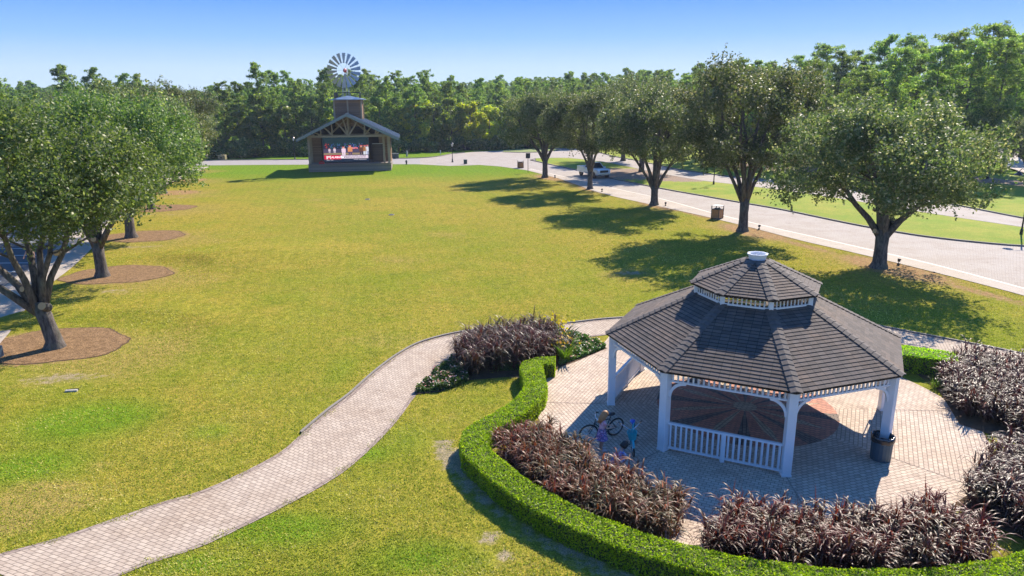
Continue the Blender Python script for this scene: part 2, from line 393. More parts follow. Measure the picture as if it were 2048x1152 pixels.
PAVE = paver_mat('pavers_beige', (.47,.385,.30), (.37,.295,.23), (.19,.15,.115), .20, .125)
PAVE2 = paver_mat('pavers_plaza', (.56,.455,.36), (.43,.34,.27), (.20,.16,.125), .20, .125)
PAVEB = paver_mat('pavers_border', (.36,.29,.24), (.24,.18,.15), (.1,.08,.06), .12, .3)
PAVER = paver_mat('pavers_road', (.345,.305,.27), (.325,.285,.252), (.29,.255,.225), .3, .16, ms=.012)
PAVEL = paver_mat('pavers_light', (.41,.355,.30), (.385,.335,.285), (.34,.295,.25), .3, .16, ms=.01)

pu = [(-60,1126),(0,1108),(120,1075),(250,1030),(330,1003),(400,983),(480,948),(560,905),(610,862),(660,820),(700,790),(750,745),(800,708),(850,683),(930,664),(1030,655),(1130,648),(1200,640),(1260,636),(1400,630),(1560,632),(1680,642),(1750,652),(1850,671),(1950,690),(2048,710),(2200,745)]
pl = [(120,1195),(240,1152),(300,1128),(400,1095),(480,1058),(560,1018),(640,975),(700,935),(760,880),(800,835),(835,788),(880,748),(930,716),(1000,695),(1120,680),(1200,672),(1270,663),(1400,655),(1560,657),(1680,668),(1750,680),(1850,697),(1950,716),(2048,738),(2200,775)]
PU = catmull([G(*q) for q in pu], 140); PL = catmull([G(*q) for q in pl], 140)
struct(strip('brick_path', PU, PL, .012, PAVE, 140))
struct(strip('brick_path_border', PU, off(PU, .2 if True else 0)*0+PU+(PL-PU)/np.hypot(*(PL-PU).T)[:, None]*.17, .016, PAVEB, 140))
struct(strip('brick_path_border', PL, PL+(PU-PL)/np.hypot(*(PL-PU).T)[:, None]*.17, .016, PAVEB, 140))
# raised edging kerb on the lawn side of the path
kb = MB(); n_ = len(PU); D = (PU-PL)/np.hypot(*(PU-PL).T)[:, None]
for i in range(26, n_-1):
    a, b_ = PU[i], PU[i+1]; a2, b2 = a+D[i]*.1, b_+D[i+1]*.1
    kb.add([(a[0],a[1],-.05),(b_[0],b_[1],-.05),(b2[0],b2[1],-.05),(a2[0],a2[1],-.05),(a[0],a[1],.07),(b_[0],b_[1],.07),(b2[0],b2[1],.07),(a2[0],a2[1],.07)], [(4,5,6,7),(0,1,5,4),(2,3,7,6)])
struct(kb.build('path_kerb', KERB))
# plaza in eight sectors, courses parallel to each gazebo side
ROT0 = R(176.02)
for k in range(8):
    a0 = ROT0+k*R(45); am = a0+R(22.5); pts = [tuple(GC)]
    for j in range(10):
        a = a0+R(45)*j/9; d = math.degrees(a) % 360
        r_ = 7.25
        if 25 < d < 126: r_ = min(9.9, 7.25+min(d-25, 126-d)*.12)
        if 238 < d < 247: r_ = 9.2
        pts.append((GC[0]+r_*math.cos(a), GC[1]+r_*math.sin(a)))
    struct(poly_sheet('plaza', pts, .020, PAVE2, am+R(90)))
# star medallion inside the gazebo
RED = paver_mat('pavers_red', (.55,.25,.17), (.40,.19,.14), (.16,.11,.08), .21, .12)
DRK = paver_mat('pavers_dark', (.24,.19,.16), (.18,.14,.12), (.04,.03,.025), .21, .12)
TAN = paver_mat('pavers_tan', (.52,.40,.28), (.42,.32,.22), (.08,.06,.045), .21, .12)
circ = lambda r, n, a0=0.: [(GC[0]+r*math.cos(a0+2*math.pi*i/n), GC[1]+r*math.sin(a0+2*math.pi*i/n)) for i in range(n)]
struct(poly_sheet('plaza_medallion', circ(3.0, 48), .026, RED, .3))
for k in range(16):
    a = ROT0+R(22.5)*k+R(8)
    c_ = lambda r, da: (GC[0]+r*math.cos(a+da), GC[1]+r*math.sin(a+da))
    struct(poly_sheet('plaza_medallion_ray', [c_(.2, 0), c_(1.9, -R(4.6)), c_(3.01 if k % 2 else 2.7, -R(5.5) if k % 2 else 0), c_(3.01 if k % 2 else 2.7, R(5.5) if k % 2 else R(.3)), c_(1.9, R(4.6))], .031, DRK if k % 2 else TAN, a))
struct(poly_sheet('plaza_medallion_hub', circ(.42, 8, ROT0), .036, TAN, .2))
# dark seam lines radiating from the post corners
for k in range(8):
    a = ROT0+k*R(45); p0 = GC+4.75*np.array([math.cos(a), math.sin(a)]); p1 = GC+7.2*np.array([math.cos(a), math.sin(a)]); q = np.array([-math.sin(a), math.cos(a)])*.022
    struct(poly_sheet('plaza_seam', [p0-q, p1-q, p1+q, p0+q], .0245, PAVEB, a))

# ------------------------------------------------------------------ roads
near = [(900,332),(960,330),(1000,333),(1055,341),(1120,358),(1200,386),(1300,409),(1400,431),(1500,455),(1600,481),(1700,504),(1800,528),(1900,553),(2048,592),(2200,640)]
wl = [(1000,330),(1060,338),(1120,352),(1180,366),(1240,380),(1317,397),(1422,426),(1540,455),(1620,473),(1720,496),(1850,526),(1980,560),(2120,598)]
curb = [(1070,323),(1101,330),(1153,341),(1223,358),(1327,379),(1400,392),(1473,405),(1560,420),(1700,449),(1800,467),(1860,476),(1950,486),(2048,494),(2200,500)]
med_far = [(1071,318),(1112,317),(1147,318),(1206,325),(1254,334),(1320,348),(1400,362),(1500,374),(1600,387),(1700,402),(1800,419),(1900,435),(2048,457),(2200,478)]
r2far = [(1090,298),(1158,298),(1195,305),(1230,314),(1279,323),(1348,338),(1420,349),(1473,355),(1560,363),(1700,380),(1860,402),(2048,438),(2200,462)]
W_ = lambda L: [G(*q) for q in L]
# one paved surface for the junction, the two carriageways
jr = W_([(1101,330),(1071,321),(1075,317),(1112,317)])
farN = [(300,331),(392,331),(500,330),(610,329.5),(700,329),(790,328.5),(850,329),(900,332)]
farF = [(300,322),(392,321.5),(500,320.5),(610,319.5),(700,318.5),(790,317.5),(850,316),(885,312),(905,308),(930,305.5)]
road = MB()
ASPH = simple('asphalt_light', (.30,.275,.26), .9, var=.25, scale=1.2, spec=.2)
struct(strip('far_road', catmull(W_(farN), 40), catmull(W_([(300,322),(392,321.5),(500,320.5),(610,319.5),(700,318.5),(790,317.5),(850,316.5),(900,315.5)]), 40), .010, ASPH, 40))
struct(poly_sheet('road_junction', W_([(840,329),(900,332),(960,330),(1000,333),(1055,341),(1120,358),(1200,386),(1223,358),(1153,341),(1101,330),(1071,323),(1072,317),(1112,317),(1147,318),(1206,325),(1254,334),(1279,323),(1230,314),(1195,305),(1158,298),(1130,297),(1010,301),(945,304),(905,308),(875,313),(840,316)]), .014, PAVER, -.35))
struct(strip('road', W_(near[5:]), W_(curb[3:]), .018, PAVER, 60))
struct(strip('road_far_carriageway', W_(med_far[4:]), W_(r2far[4:]), .018, PAVER, 60))
NB = catmull(W_(near[3:]), 80); WLc = catmull(W_(wl[1:]), 80)
struct(strip('road_parking_lane', NB, WLc, .024, PAVEL, 80))
struct(strip('road_line', WLc, off(WLc, .14), .030, simple('line_paint', (.66,.6,.52), .7, var=.2), 80))
# raised grass median with kerb
def raised(name, poly, h, mat):
    o = poly_sheet(name, poly, h, mat); return struct(o)
def kerb_along(name, P, h=.13, wd=.16, side=1):
    P = np.array(P); Q = off(P, wd*side); b = MB()
    for i in range(len(P)-1):
        a, c_, d, e = P[i], P[i+1], Q[i+1], Q[i]
        b.add([(a[0],a[1],-.02),(c_[0],c_[1],-.02),(d[0],d[1],-.02),(e[0],e[1],-.02),(a[0],a[1],h),(c_[0],c_[1],h),(d[0],d[1],h),(e[0],e[1],h)], [(4,5,6,7),(0,1,5,4),(2,3,7,6)])
    return struct(b.build(name, KERB))
CB = catmull(W_(curb), 90); MF = catmull(W_(med_far), 90); RF = catmull(W_(r2far), 90)
VERGE, vt, vb, VN, VL = new_mat('verge_grass')
vp = pos(vt); vc = mixc(vt, (.21,.30,.025), (.38,.35,.055), ramp(vt, noise(vt, vp, .25, 5, .7), .38, .7))
vc = mixc(vt, vc, (.55,.58,.5), mapr(vt, noise(vt, vp, 12, 3, .7), .35, .65, 1, 0), 'MULTIPLY')
lit = math_(vt, 'ADD', attr(vt, 'litter'), math_(vt, 'MULTIPLY', math_(vt, 'SUBTRACT', noise(vt, vp, 1.5, 5, .7), .5), .8))
vc = mixc(vt, vc, mixc(vt, (.13,.085,.06), (.40,.30,.22), ramp(vt, noise(vt, vp, 6, 5, .8), .35, .7)), ramp(vt, lit, .45, .6))
VL.new(vc, vb.inputs['Base Color']); vb.inputs['Roughness'].default_value = .9; vb.inputs['Specular IOR Level'].default_value = .1
bump(vt, noise(vt, vp, 14, 3), vb, .5, .04)
def verge(name, A, B, h, spots, nx=14):
    A, B = np.array(A), np.array(B); n = len(A); t = np.linspace(0, 1, nx)[None, :, None]
    P = A[:, None]*(1-t)+B[:, None]*t; V = np.concatenate([P, np.full((n, nx, 1), h)+.10*np.sin(np.pi*t)*(1 if nx > 2 else 0)*np.ones((n,1,1))], -1)
    lt = np.zeros((n, nx))
    for (cx, cy, s) in spots: lt = np.maximum(lt, np.exp(-((P[..., 0]-cx)**2+(P[..., 1]-cy)**2)/s**2))
    ix = np.arange(n*nx).reshape(n, nx); F_ = np.stack([ix[:-1,:-1], ix[1:,:-1], ix[1:,1:], ix[:-1,1:]], -1).reshape(-1,4)
    a, b_, c_ = (V.reshape(-1,3)[F_[0, k]] for k in range(3))
    if np.cross(b_-a, c_-a)[2] < 0: F_ = F_[:, ::-1]
    return struct(mesh_np(name, V.reshape(-1,3), F_, VERGE, attrs=dict(litter=lt.ravel()), smooth=True))
MT = G(1283,345)
verge('median_grass', off(CB, .15), off(MF, -.15), .12, [(MT[0]-1.5, MT[1]-3, 9.), (MT[0]+3, MT[1]-9, 5.)])
kerb_along('median_kerb', CB, side=1); kerb_along('median_kerb', MF, side=-1)
ENDX = np.array([CB[0], MF[0]]); kerb_along('median_kerb', np.array([MF[0], (CB[0]+MF[0])/2+np.array([-.9,-.1]), CB[0]]), side=1)
far_side = RF+np.array([22., 26.])
verge('verge_grass', off(RF, .1), far_side, .12, [(45+i*5.5, 98-i*5, 5.5) for i in range(-2, 6)], 24)
kerb_along('road_kerb', RF, side=1)
FRK = catmull(W_(farF), 60); kerb_along('far_road_kerb', FRK, side=1)
isl = W_([(1005,304.5),(1040,305.5),(1072,305),(1100,303),(1120,300.5),(1100,298.5),(1040,299),(1010,301)])
struct(poly_sheet('traffic_island', isl, .13, simple('island_grass', (.16,.2,.05), .9))); kerb_along('island_kerb', np.array(isl+[isl[0]]), h=.125)
struct(poly_sheet('car_park', W_([(1960,300),(2080,296),(2140,330),(2060,352),(2010,336)]), .2, PAVEL, .2))
# left road with parking
L0 = [G(*q) for q in [(-120,800),(0,688),(30,650),(75,590),(150,530),(200,480),(245,430),(280,395)]]
L0 += [(L0[-1][0]-2.5, L0[-1][1]+12), (L0[-1][0]-7, L0[-1][1]+36)]
LE = catmull(L0, 60)
LC = off(LE, 2.6); LD = off(LE, 19.)
WLK = simple('walk_concrete', (.50,.43,.40), .85, var=.1, scale=3)
ASP = simple('asphalt', (.085,.09,.10), .85, var=.3, scale=.8, spec=.3)
struct(strip('left_sidewalk', LE, LC, .022, PAVEL, 60)); struct(strip('left_road', LC, LD, .014, ASP, 60))
kerb_along('left_kerb', LC, h=.05, wd=.15, side=-1)
PAINT = simple('stripe_paint', (.62,.62,.6), .7, var=.1)
sm = MB(); LCc = catmull(LC, 260)
for i in range(4, 255, 7):
    p = LCc[i]; T = LCc[i+1]-LCc[i-1]; T /= np.hypot(*T); Nn = np.array([-T[1], T[0]]); Nn = (Nn*.94+T*.34)
    a = p+Nn*.5; b_ = p+Nn*6.2; q = T*.07
    sm.add([(a[0]-q[0],a[1]-q[1],.020),(a[0]+q[0],a[1]+q[1],.020),(b_[0]+q[0],b_[1]+q[1],.020),(b_[0]-q[0],b_[1]-q[1],.020)], [(0,1,2,3)])
struct(sm.build('parking_lines', PAINT))
# soil under the planting
def sector(r0, r1, a0, a1, n=20):
    A = [(GC[0]+r1*math.cos(R(a0+(a1-a0)*i/n)), GC[1]+r1*math.sin(R(a0+(a1-a0)*i/n))) for i in range(n+1)]
    B = [(GC[0]+r0*math.cos(R(a1-(a1-a0)*i/n)), GC[1]+r0*math.sin(R(a1-(a1-a0)*i/n))) for i in range(n+1)]
    return A+B
for a0, a1 in ((200,238.5),(248,290),(299,331)): struct(poly_sheet('bed_soil', sector(7.1, 9.6, a0, a1), .028, SOIL))
struct(poly_sheet('bed_soil', [(14.6,21.3),(15.5,24.),(15.6,25.9),(17.9,26.8),(20.5,24.6),(20.5,20.),(15.6,20.)], .0285, SOIL))
struct(poly_sheet('bed_soil', W_([(828,790),(905,712),(980,690),(1130,668),(1215,697),(1150,725),(1112,738),(1050,752),(935,762),(880,785)]), .029, SOIL))

MULCH, mt_, mb_, MN, ML = new_mat('wood_chip_mulch'); mp0 = pos(mt_)
mc_ = mixc(mt_, (.07,.038,.018), (.40,.25,.13), ramp(mt_, math_(mt_, 'ADD', math_(mt_, 'MULTIPLY', noise(mt_, mp0, 15, 4, .85), .6), math_(mt_, 'MULTIPLY', noise(mt_, mp0, 3., 6, .85), .45)), .41, .66))
ML.new(mc_, mb_.inputs['Base Color']); mb_.inputs['Roughness'].default_value = .95; mb_.inputs['Specular IOR Level'].default_value = .1; bump(mt_, noise(mt_, mp0, 22, 3), mb_, .8, .05)
for i_, (tx, ty) in enumerate(TREES_L[:4]):
    ox, oy = (.7, .5) if i_ else (-.3, .3); rq = random.Random(40+i_); ph = [rq.uniform(0, 6.28) for _ in range(3)]; out_ = []; rim_ = []
    for k in range(90):
        a = 2*math.pi*k/90; f_ = 1+.05*math.sin(3*a+ph[0])+.035*math.sin(7*a+ph[1])+rq.uniform(-.012, .012)
        out_.append((tx+ox+3.15*f_*math.cos(a), ty+oy+2.35*f_*math.sin(a))); rim_.append((tx+ox+3.24*f_*math.cos(a), ty+oy+2.43*f_*math.sin(a)))
    hz_ = .016
    struct(poly_sheet('mulch_edge', rim_, hz_-.005, SOIL)); struct(poly_sheet('mulch', out_, hz_, MULCH))
# ------------------------------------------------------------------ foliage arrays
def quads(rng, P, size, out=None, aspect=.55, bias=.5):
    """one leaf quad per point; out = preferred normal"""
    n = len(P); N_ = rng.normal(size=(n, 3)); N_ /= np.linalg.norm(N_, axis=1)[:, None]
    if out is not None:
        N_ = N_*(1-bias)+out*bias; N_ /= np.linalg.norm(N_, axis=1)[:, None]+1e-9
    T = np.cross(N_, rng.normal(size=(n, 3))); T /= np.linalg.norm(T, axis=1)[:, None]+1e-9
    B = np.cross(N_, T); s = (size*rng.uniform(.6, 1.35, n))[:, None]
    a, b_ = T*s*.5, B*s*.5*aspect
    V = np.stack([P-a, P+b_*1.0-a*.1, P+a, P-b_-a*.1], 1).reshape(-1, 3)
    return V, np.arange(n*4).reshape(n, 4)
def blob_pts(rng, C, Rr, n, zs=.8, shell=.45):
    C = np.array(C); Rr = np.array(Rr); w_ = Rr**2/np.sum(Rr**2); k = rng.choice(len(C), n, p=w_)
    d = rng.normal(size=(n, 3)); d /= np.linalg.norm(d, axis=1)[:, None]
    r_ = (1-shell*rng.uniform(0, 1, n)**1.4)+rng.normal(size=n)*.06
    P = C[k]+d*(Rr[k]*r_)[:, None]*np.array([1, 1, zs])
    return P, d

BARK, bt, bb, BN, BL = new_mat('bark')
bo = objc(bt); bm_ = BN.new('ShaderNodeMapping'); BL.new(bo, bm_.inputs[0]); bm_.inputs['Scale'].default_value = (1,1,.25)
bn = noise(bt, bm_.outputs[0], 9, 6, .7); bn2 = noise(bt, bo, 1.2, 3)
bc = mixc(bt, (.05,.042,.036), (.21,.18,.155), ramp(bt, bn, .35, .7)); bc = mixc(bt, bc, (.13,.15,.10), mapr(bt, bn2, .5, .7, 0, .6))
BL.new(bc, bb.inputs['Base Color']); bb.inputs['Roughness'].default_value = .95; bb.inputs['Specular IOR Level'].default_value = .1
bump(bt, bn, bb, .9, .06)
CUT = simple('cut_wood', (.50,.33,.17), .8)

OAKL = leaf_mat('oak_leaves', (.055,.105,.026), (.190,.255,.062), (.38,.40,.17), .44, .5, .4, .3, (1.1,1.25,.6))  # palest leaf colour of both oak materials paints light specks into the crowns
OAKG = leaf_mat('oak_leaves_grey', (.065,.105,.034), (.205,.245,.085), (.44,.39,.24), .45, .5, .4, .3, (1.1,1.2,.65))
PINL = leaf_mat('pine_needles', (.065,.125,.045), (.245,.32,.10), (.44,.46,.18), .56, .55, .3, .25)
BRDL = leaf_mat('broadleaf_leaves', (.085,.155,.04), (.31,.37,.085), (.52,.48,.14), .56, .45, .4, .2)
YELL = leaf_mat('yellowing_leaves', (.20,.23,.02), (.46,.45,.06), (.58,.44,.10), .55, .5, .4, .2)
SHRL = leaf_mat('shrub_leaves', (.07,.12,.04), (.24,.29,.09), (.50,.46,.24), .5, .5, .3, .3)

def oak_mesh(seed, H=10.5, rad=6.3, zlow=3.6, fork=2.2, n=52000, leaf=.19, mat=OAKL, limbs=None, rt=.52, lean=(0,0)):
    """returns (trunk object, crown object) without a parent"""
    rng = np.random.default_rng(seed); rd = random.Random(seed)
    b = MB(); top = Vector((lean[0], lean[1], fork))
    b.tube([(0,0,-.15),(0,0,.05),(.02,0,.35),(lean[0]*.4,lean[1]*.4,fork*.55),tuple(top)], [rt*1.5,rt*1.32,rt*1.0,rt*.88,rt*.98], 14)
    tips = []
    nl = limbs or [(rd.uniform(0,360), None)]
    if not limbs:
        k = rd.randint(5, 6); a0 = rd.uniform(0, 360); nl = [(a0+360*i/k+rd.uniform(-20,20), rd.uniform(.28,.62)) for i in range(k)]
    for (az, spread) in nl:
        a = R(az); d = Vector((math.cos(a), math.sin(a), 0)); L = H-fork-1.4
        pts = []; q = top.copy()-Vector((0,0,.5))-d*(-.10); pts.append(tuple(q))
        for j in range(1, 7):
            t = j/6; rr = spread*rad*(t**.9)*1.05; zz = fork+L*(t**(.95 if spread < .5 else 1.15))*(1-.28*spread)
            q = top+d*rr+Vector((rd.uniform(-.22,.22), rd.uniform(-.22,.22), 0))*t*1.4; q.z = zz
            pts.append(tuple(q))
        r0 = rt*rd.uniform(.40,.56); rr_ = [r0*1.15]+[r0*(1-.13*j) for j in range(1, 7)]
        b.tube(pts, rr_, 8); tips.append(pts[-1])
        for j in (2,3,3,4,4,5,5):
            p0 = Vector(pts[j]); aa = a+rd.uniform(-1.5,1.5); dd = Vector((math.cos(aa), math.sin(aa), rd.uniform(.12,.8))).normalized(); LL = rd.uniform(1.8,3.4)
            p1 = p0+dd*LL*.5+Vector((0,0,.1)); p2 = p0+dd*LL+Vector((0,0,rd.uniform(.1,.7)))
            hr_ = math.hypot(p2.x, p2.y)
            if hr_ > rad*.82: p2.x *= rad*.82/hr_; p2.y *= rad*.82/hr_
            b.tube([tuple(p0), tuple(p1), tuple(p2)], [rr_[j]*.5, rr_[j]*.34, .03], 6); tips.append(tuple(p2))
    C = []; Rr = []
    zc = zlow+(H-zlow)*.36; hu = H-zc-.7; hd = zc-zlow-.5
    lob = [rd.uniform(0, 6.28) for _ in range(3)]
    nb = 78
    for i in range(nb):
        a = rng.uniform(0, 2*math.pi); rho = math.sqrt(rng.uniform(0, 1)); ed = 1+.13*math.sin(2*a+lob[0])+.11*math.sin(3*a+lob[1])+.08*math.sin(5*a+lob[2])
        up = i < nb*.62
        z = zc+(hu if up else -hd)*math.sqrt(max(0, 1-rho**2.3))*rng.uniform(.55, 1.12)
        rr = rho*(rad-.9)*ed; C.append((lean[0]+rr*math.cos(a), lean[1]+rr*math.sin(a), z)); Rr.append(rng.choice([.55,.8,1.0,1.25,1.55]))
    for tp in tips: C.append(tp); Rr.append(rng.uniform(.6, 1.0))
    P, d = blob_pts(rng, C, Rr, n, .74, .5)
    q1, q2, q3 = rng.uniform(0, 6.28, 3); cv = np.sin(P[:,0]*1.45+q1)*np.sin(P[:,1]*1.3+q2)+.8*np.sin(P[:,2]*1.9+P[:,0]*.7+q3)*np.sin(P[:,1]*2.1-P[:,2]*.8)
    keep = (P[:, 2] > zlow-.5) & ((cv < .34) | (rng.uniform(0, 1, len(P)) < .12)); P = P[keep]; d = d[keep]
    # sprigs breaking the outline
    k = rng.choice(len(P), n//7); P2 = P[k]+d[k]*rng.uniform(.05, .5, len(k))[:, None]; P = np.vstack([P, P2]); d = np.vstack([d, d[k]])
    m_ = 1100; k = rng.choice(len(P), m_); dd_ = d[k]*.7+rng.normal(size=(m_, 3))*.35+np.array([0,0,.5]); dd_ /= np.linalg.norm(dd_, axis=1)[:, None]; ln_ = rng.uniform(.3, 1.15, m_)
    S_ = (P[k][:, None]+dd_[:, None]*(ln_[:, None]*np.linspace(.1, 1, 16)[None])[..., None]+rng.normal(size=(m_, 16, 3))*.055).reshape(-1, 3)
    P = np.vstack([P, S_]); d = np.vstack([d, np.repeat(dd_, 16, 0)])
    V, F_ = quads(rng, P, leaf, d+np.array([0,0,.5]), .6, .38)
    crown = mesh_np('crown', V, F_, mat, rnd=rng.uniform(0, 1, len(F_)))
    trunk = b.build('trunk', BARK, smooth=True)
    return trunk, crown
def tree_thing(name, label, cat, loc, rz, parts, group=None, scale=1.0):
    t = thing(name, label, cat, loc, rz, group)
    t.scale = (scale,)*3 if not hasattr(scale, '__len__') else scale
    for p in parts: p.parent = t
    return t
GOAK = 'live oaks lining the lawn'
# right row, nearest first
o1 = tree_thing('live_oak', 'live oak nearest the gazebo, its short trunk split into two stout stems', 'tree', TREES_R[0], 0,
    oak_mesh(3, H=9.9, rad=6.9, zlow=3.9, fork=2.4, n=56000, leaf=.175, limbs=[(150,.62),(100,.35),(60,.15),(20,.42),(340,.6),(250,.3),(200,.25)], rt=.42, mat=OAKG), GOAK)
o2 = tree_thing('live_oak', 'tall many-limbed live oak beside the second wooden litter bin', 'tree', TREES_R[1], 0,
    oak_mesh(11, H=13.2, rad=6.6, zlow=5.0, fork=2.6, n=60000, leaf=.185, limbs=[(165,.58),(140,.45),(95,.2),(50,.25),(15,.5),(300,.35),(230,.4)], rt=.38, mat=OAKG), GOAK)
o3 = tree_thing('live_oak', 'live oak with fanned slender limbs, third from the gazebo along the road', 'tree', TREES_R[2], 0,
    oak_mesh(23, H=10.8, rad=6.3, zlow=4.5, fork=1.9, n=44000, leaf=.195, limbs=[(175,.62),(150,.4),(100,.2),(70,.1),(40,.35),(10,.55),(280,.35)], rt=.38, mat=OAKG), GOAK)
o4 = dup(o2, TREES_R[3], R(130), 'live oak whose trunk stands in front of the parked pickup truck', (.82,.82,.86))
o5 = dup(o1, TREES_R[4], R(40), 'far live oak in the roadside row beside the black-backed sign', (.9,.9,1.12))
# left row
l1 = tree_thing('live_oak', 'nearest live oak at left with thick pruned limbs spreading low over the path', 'tree', TREES_L[0], 0,
    oak_mesh(31, H=10.1, rad=6.2, zlow=5.4, fork=2.1, n=66000, leaf=.14, lean=(-.35,0), limbs=[(190,.95),(170,.65),(125,.35),(60,.22),(20,.48),(350,.35),(260,.35)], rt=.34, mat=OAKL), GOAK)
l2 = tree_thing('live_oak', 'second live oak at left with a leaning twin trunk and sawn limb stub', 'tree', TREES_L[1], 0,
    oak_mesh(47, H=10.8, rad=6.6, zlow=5.0, fork=2.3, n=60000, leaf=.15, limbs=[(170,.55),(140,.3),(70,.2),(20,.6),(345,.7),(230,.4)], rt=.35, mat=OAKL), GOAK)
l3 = dup(o3, TREES_L[2], R(200), 'third live oak at left, forked low with a pale cut limb facing the lawn', 1.02)
l4 = dup(l2, TREES_L[3], R(100), 'fourth live oak at left, its low boughs hanging over the mulch', .98)
for i, lb in enumerate(['fifth live oak at left, its trunk hidden behind nearer crowns', 'grey-leaved live oak whose crown hangs over the lawn left of the stage', 'farthest live oak of the left row near the far road']):
    dup([o3, o2, o1][i], TREES_L[4+i], R(70*i+30), lb, (1.0, 1.0, .98 if i != 1 else .95))
for i, (x, y) in enumerate([(-47,48),(-52,60),(-56,73),(-60,86),(-66,99),(-70,114)]):
    dup([l1, l2, o3][i % 3], (x, y), R(77*i+15), 'live oak on the far side of the left car park behind the nearer row', (1.0,1.0,.98), 'live oaks across the left road')
dup(o1, G(1283,346), R(200), 'live oak with two thick trunks on the leaf-strewn median', (.95,.95,1.25), 'live oaks on the median')
dup(o3, G(1246,322), R(20), 'small live oak just beyond the far carriageway behind the median tree', (1.0,1.0,1.15), 'live oaks beyond the far carriageway')
dup(o2, G(2052,375), R(90), 'live oak at the right edge beside the distant car park', .62, 'live oaks beyond the far carriageway')
dup(o3, G(2014,292), R(90), 'small tree standing at the edge of the distant car park', .8, 'live oaks beyond the far carriageway')
# sawn limb stubs on the left trunks
def stubs(tree, items):
    for (p, d, r_) in items:
        d = Vector(d).normalized(); p = Vector(p); s = MB(); s.tube([tuple(p-d*.35), tuple(p+d*.12)], [r_*1.15, r_], 10)
        st = s.build('limb_stub', BARK, tree, smooth=False); c_ = MB(); c_.tube([tuple(p+d*.121), tuple(p+d*.135)], [r_*.96, r_*.96], 12); c_.build('cut_face', CUT, st)
stubs(l1, [((.12,-.42,2.0),(.1,-1,.45),.17),((-.6,-.35,2.75),(-.2,-1,.3),.12),((1.0,-.3,4.3),(.5,-1,.2),.13)])
stubs(l2, [((.15,-.5,2.4),(.25,-1,.4),.16),((.7,-.3,3.6),(.3,-1,.2),.12)])
stubs(l3, [((.3,.45,2.3),(.1,1,.5),.2)])
stubs(o1, [((-.5,-.1,2.3),(-1,-.4,.3),.16),((.7,-.1,2.9),(1,-.2,.3),.17),((-.6,.1,3.6),(-1,0,.3),.1)])

# ------------------------------------------------------------------ the woods
def pine_mesh(seed, H=17, rad=3.0, base=.32, n=10000, leaf=.5, mat=PINL, dense=1.0):
    rng = np.random.default_rng(seed); b = MB()
    lx, ly = rng.uniform(-.5, .5, 2); ax = lambda z: (lx*(z/H)**2, ly*(z/H)**2)
    b.tube([(*ax(z), z) for z in (-.2, 1, H*.3, H*.6, H*.85, H*.98)], [.27,.22,.18,.13,.07,.03], 7)
    C = []; Rr = []; z = H*base
    while z < H-.3:
        t = (z-H*base)/(H*(1-base)); prof = math.sqrt(max(.02, 1-((t-.38)/.68)**2))*(.8+.25*math.sin(z*1.7+seed))
        for _ in range(int(rng.integers(2, 5))):
            a = rng.uniform(0, 6.283); L = rad*prof*rng.uniform(.55, 1.15)
            x0, y0 = ax(z); e = (x0+L*math.cos(a), y0+L*math.sin(a), z+L*rng.uniform(.0, .35))
            b.tube([(x0,y0,z), ((x0+e[0])/2, (y0+e[1])/2, z+L*.05), e], [.05,.035,.015], 4, False)
            for s_ in np.arange(.45, 1.05, .27):
                C.append((x0+(e[0]-x0)*s_+rng.normal()*.15, y0+(e[1]-y0)*s_+rng.normal()*.15, z+(e[2]-z)*s_+rng.uniform(0,.3))); Rr.append(rng.uniform(.38,.72)*(1.15-.4*t)*dense)
        z += rng.uniform(.3, .62)
    C.append((*ax(H), H-.2)); Rr.append(.4)
    P, d = blob_pts(rng, C, Rr, n, .75, .8); V, F_ = quads(rng, P, leaf, d+np.array([0,0,.5]), .32, .3)
    return b.build('trunk', BARK, smooth=True), mesh_np('crown', V, F_, mat, rnd=rng.uniform(0, 1, len(F_)))
def broad_mesh(seed, H=11, rad=3.6, zlow=1.2, n=9500, leaf=.46, mat=BRDL):
    rng = np.random.default_rng(seed); b = MB()
    b.tube([(0,0,-.2),(0,0,1.),(.1,.1,H*.35),(.15,-.1,H*.75)], [.24,.19,.14,.05], 7); C = []; Rr = []
    for i in range(44):
        a = rng.uniform(0, 6.283); v = rng.uniform(0, 1); zz = zlow+(H-zlow-.8)*v; rr = rad*math.sqrt(max(.03, 1-(abs(v-.42)/.62)**2))*rng.uniform(.35, 1)
        C.append((rr*math.cos(a), rr*math.sin(a), zz)); Rr.append(rng.uniform(.6, 1.2))
        if i % 4 == 0: b.tube([(.05,0,max(.8, zz-1.6)), C[-1]], [.06,.02], 4, False)
    P, d = blob_pts(rng, C, Rr, n, .85, .6); V, F_ = quads(rng, P, leaf, d+np.array([0,0,.4]), .6, .4)
    return b.build('trunk', BARK, smooth=True), mesh_np('crown', V, F_, mat, rnd=rng.uniform(0, 1, len(F_)))
def shrub_mesh(seed, rad=2.2, H=2.6, n=5200, leaf=.3, mat=SHRL):
    rng = np.random.default_rng(seed); C = []; Rr = []; b = MB()
    for i in range(22):
        a = rng.uniform(0, 6.283); rr = rad*math.sqrt(rng.uniform(0,1))*.8; zz = rng.uniform(.2, H*(1-.5*(rr/rad)**2)-.4)
        C.append((rr*math.cos(a), rr*math.sin(a), zz)); Rr.append(rng.uniform(.45,.8)); b.tube([(0,0,-.1), C[-1]], [.05,.015], 4, False)
    P, d = blob_pts(rng, C, Rr, n, .85, .6); P[:, 2] = np.abs(P[:, 2]); V, F_ = quads(rng, P, leaf, d+np.array([0,0,.4]), .6, .4)
    return b.build('stem', BARK), mesh_np('foliage', V, F_, mat, rnd=rng.uniform(0, 1, len(F_)))
rw = random.Random(8)
protos = {}
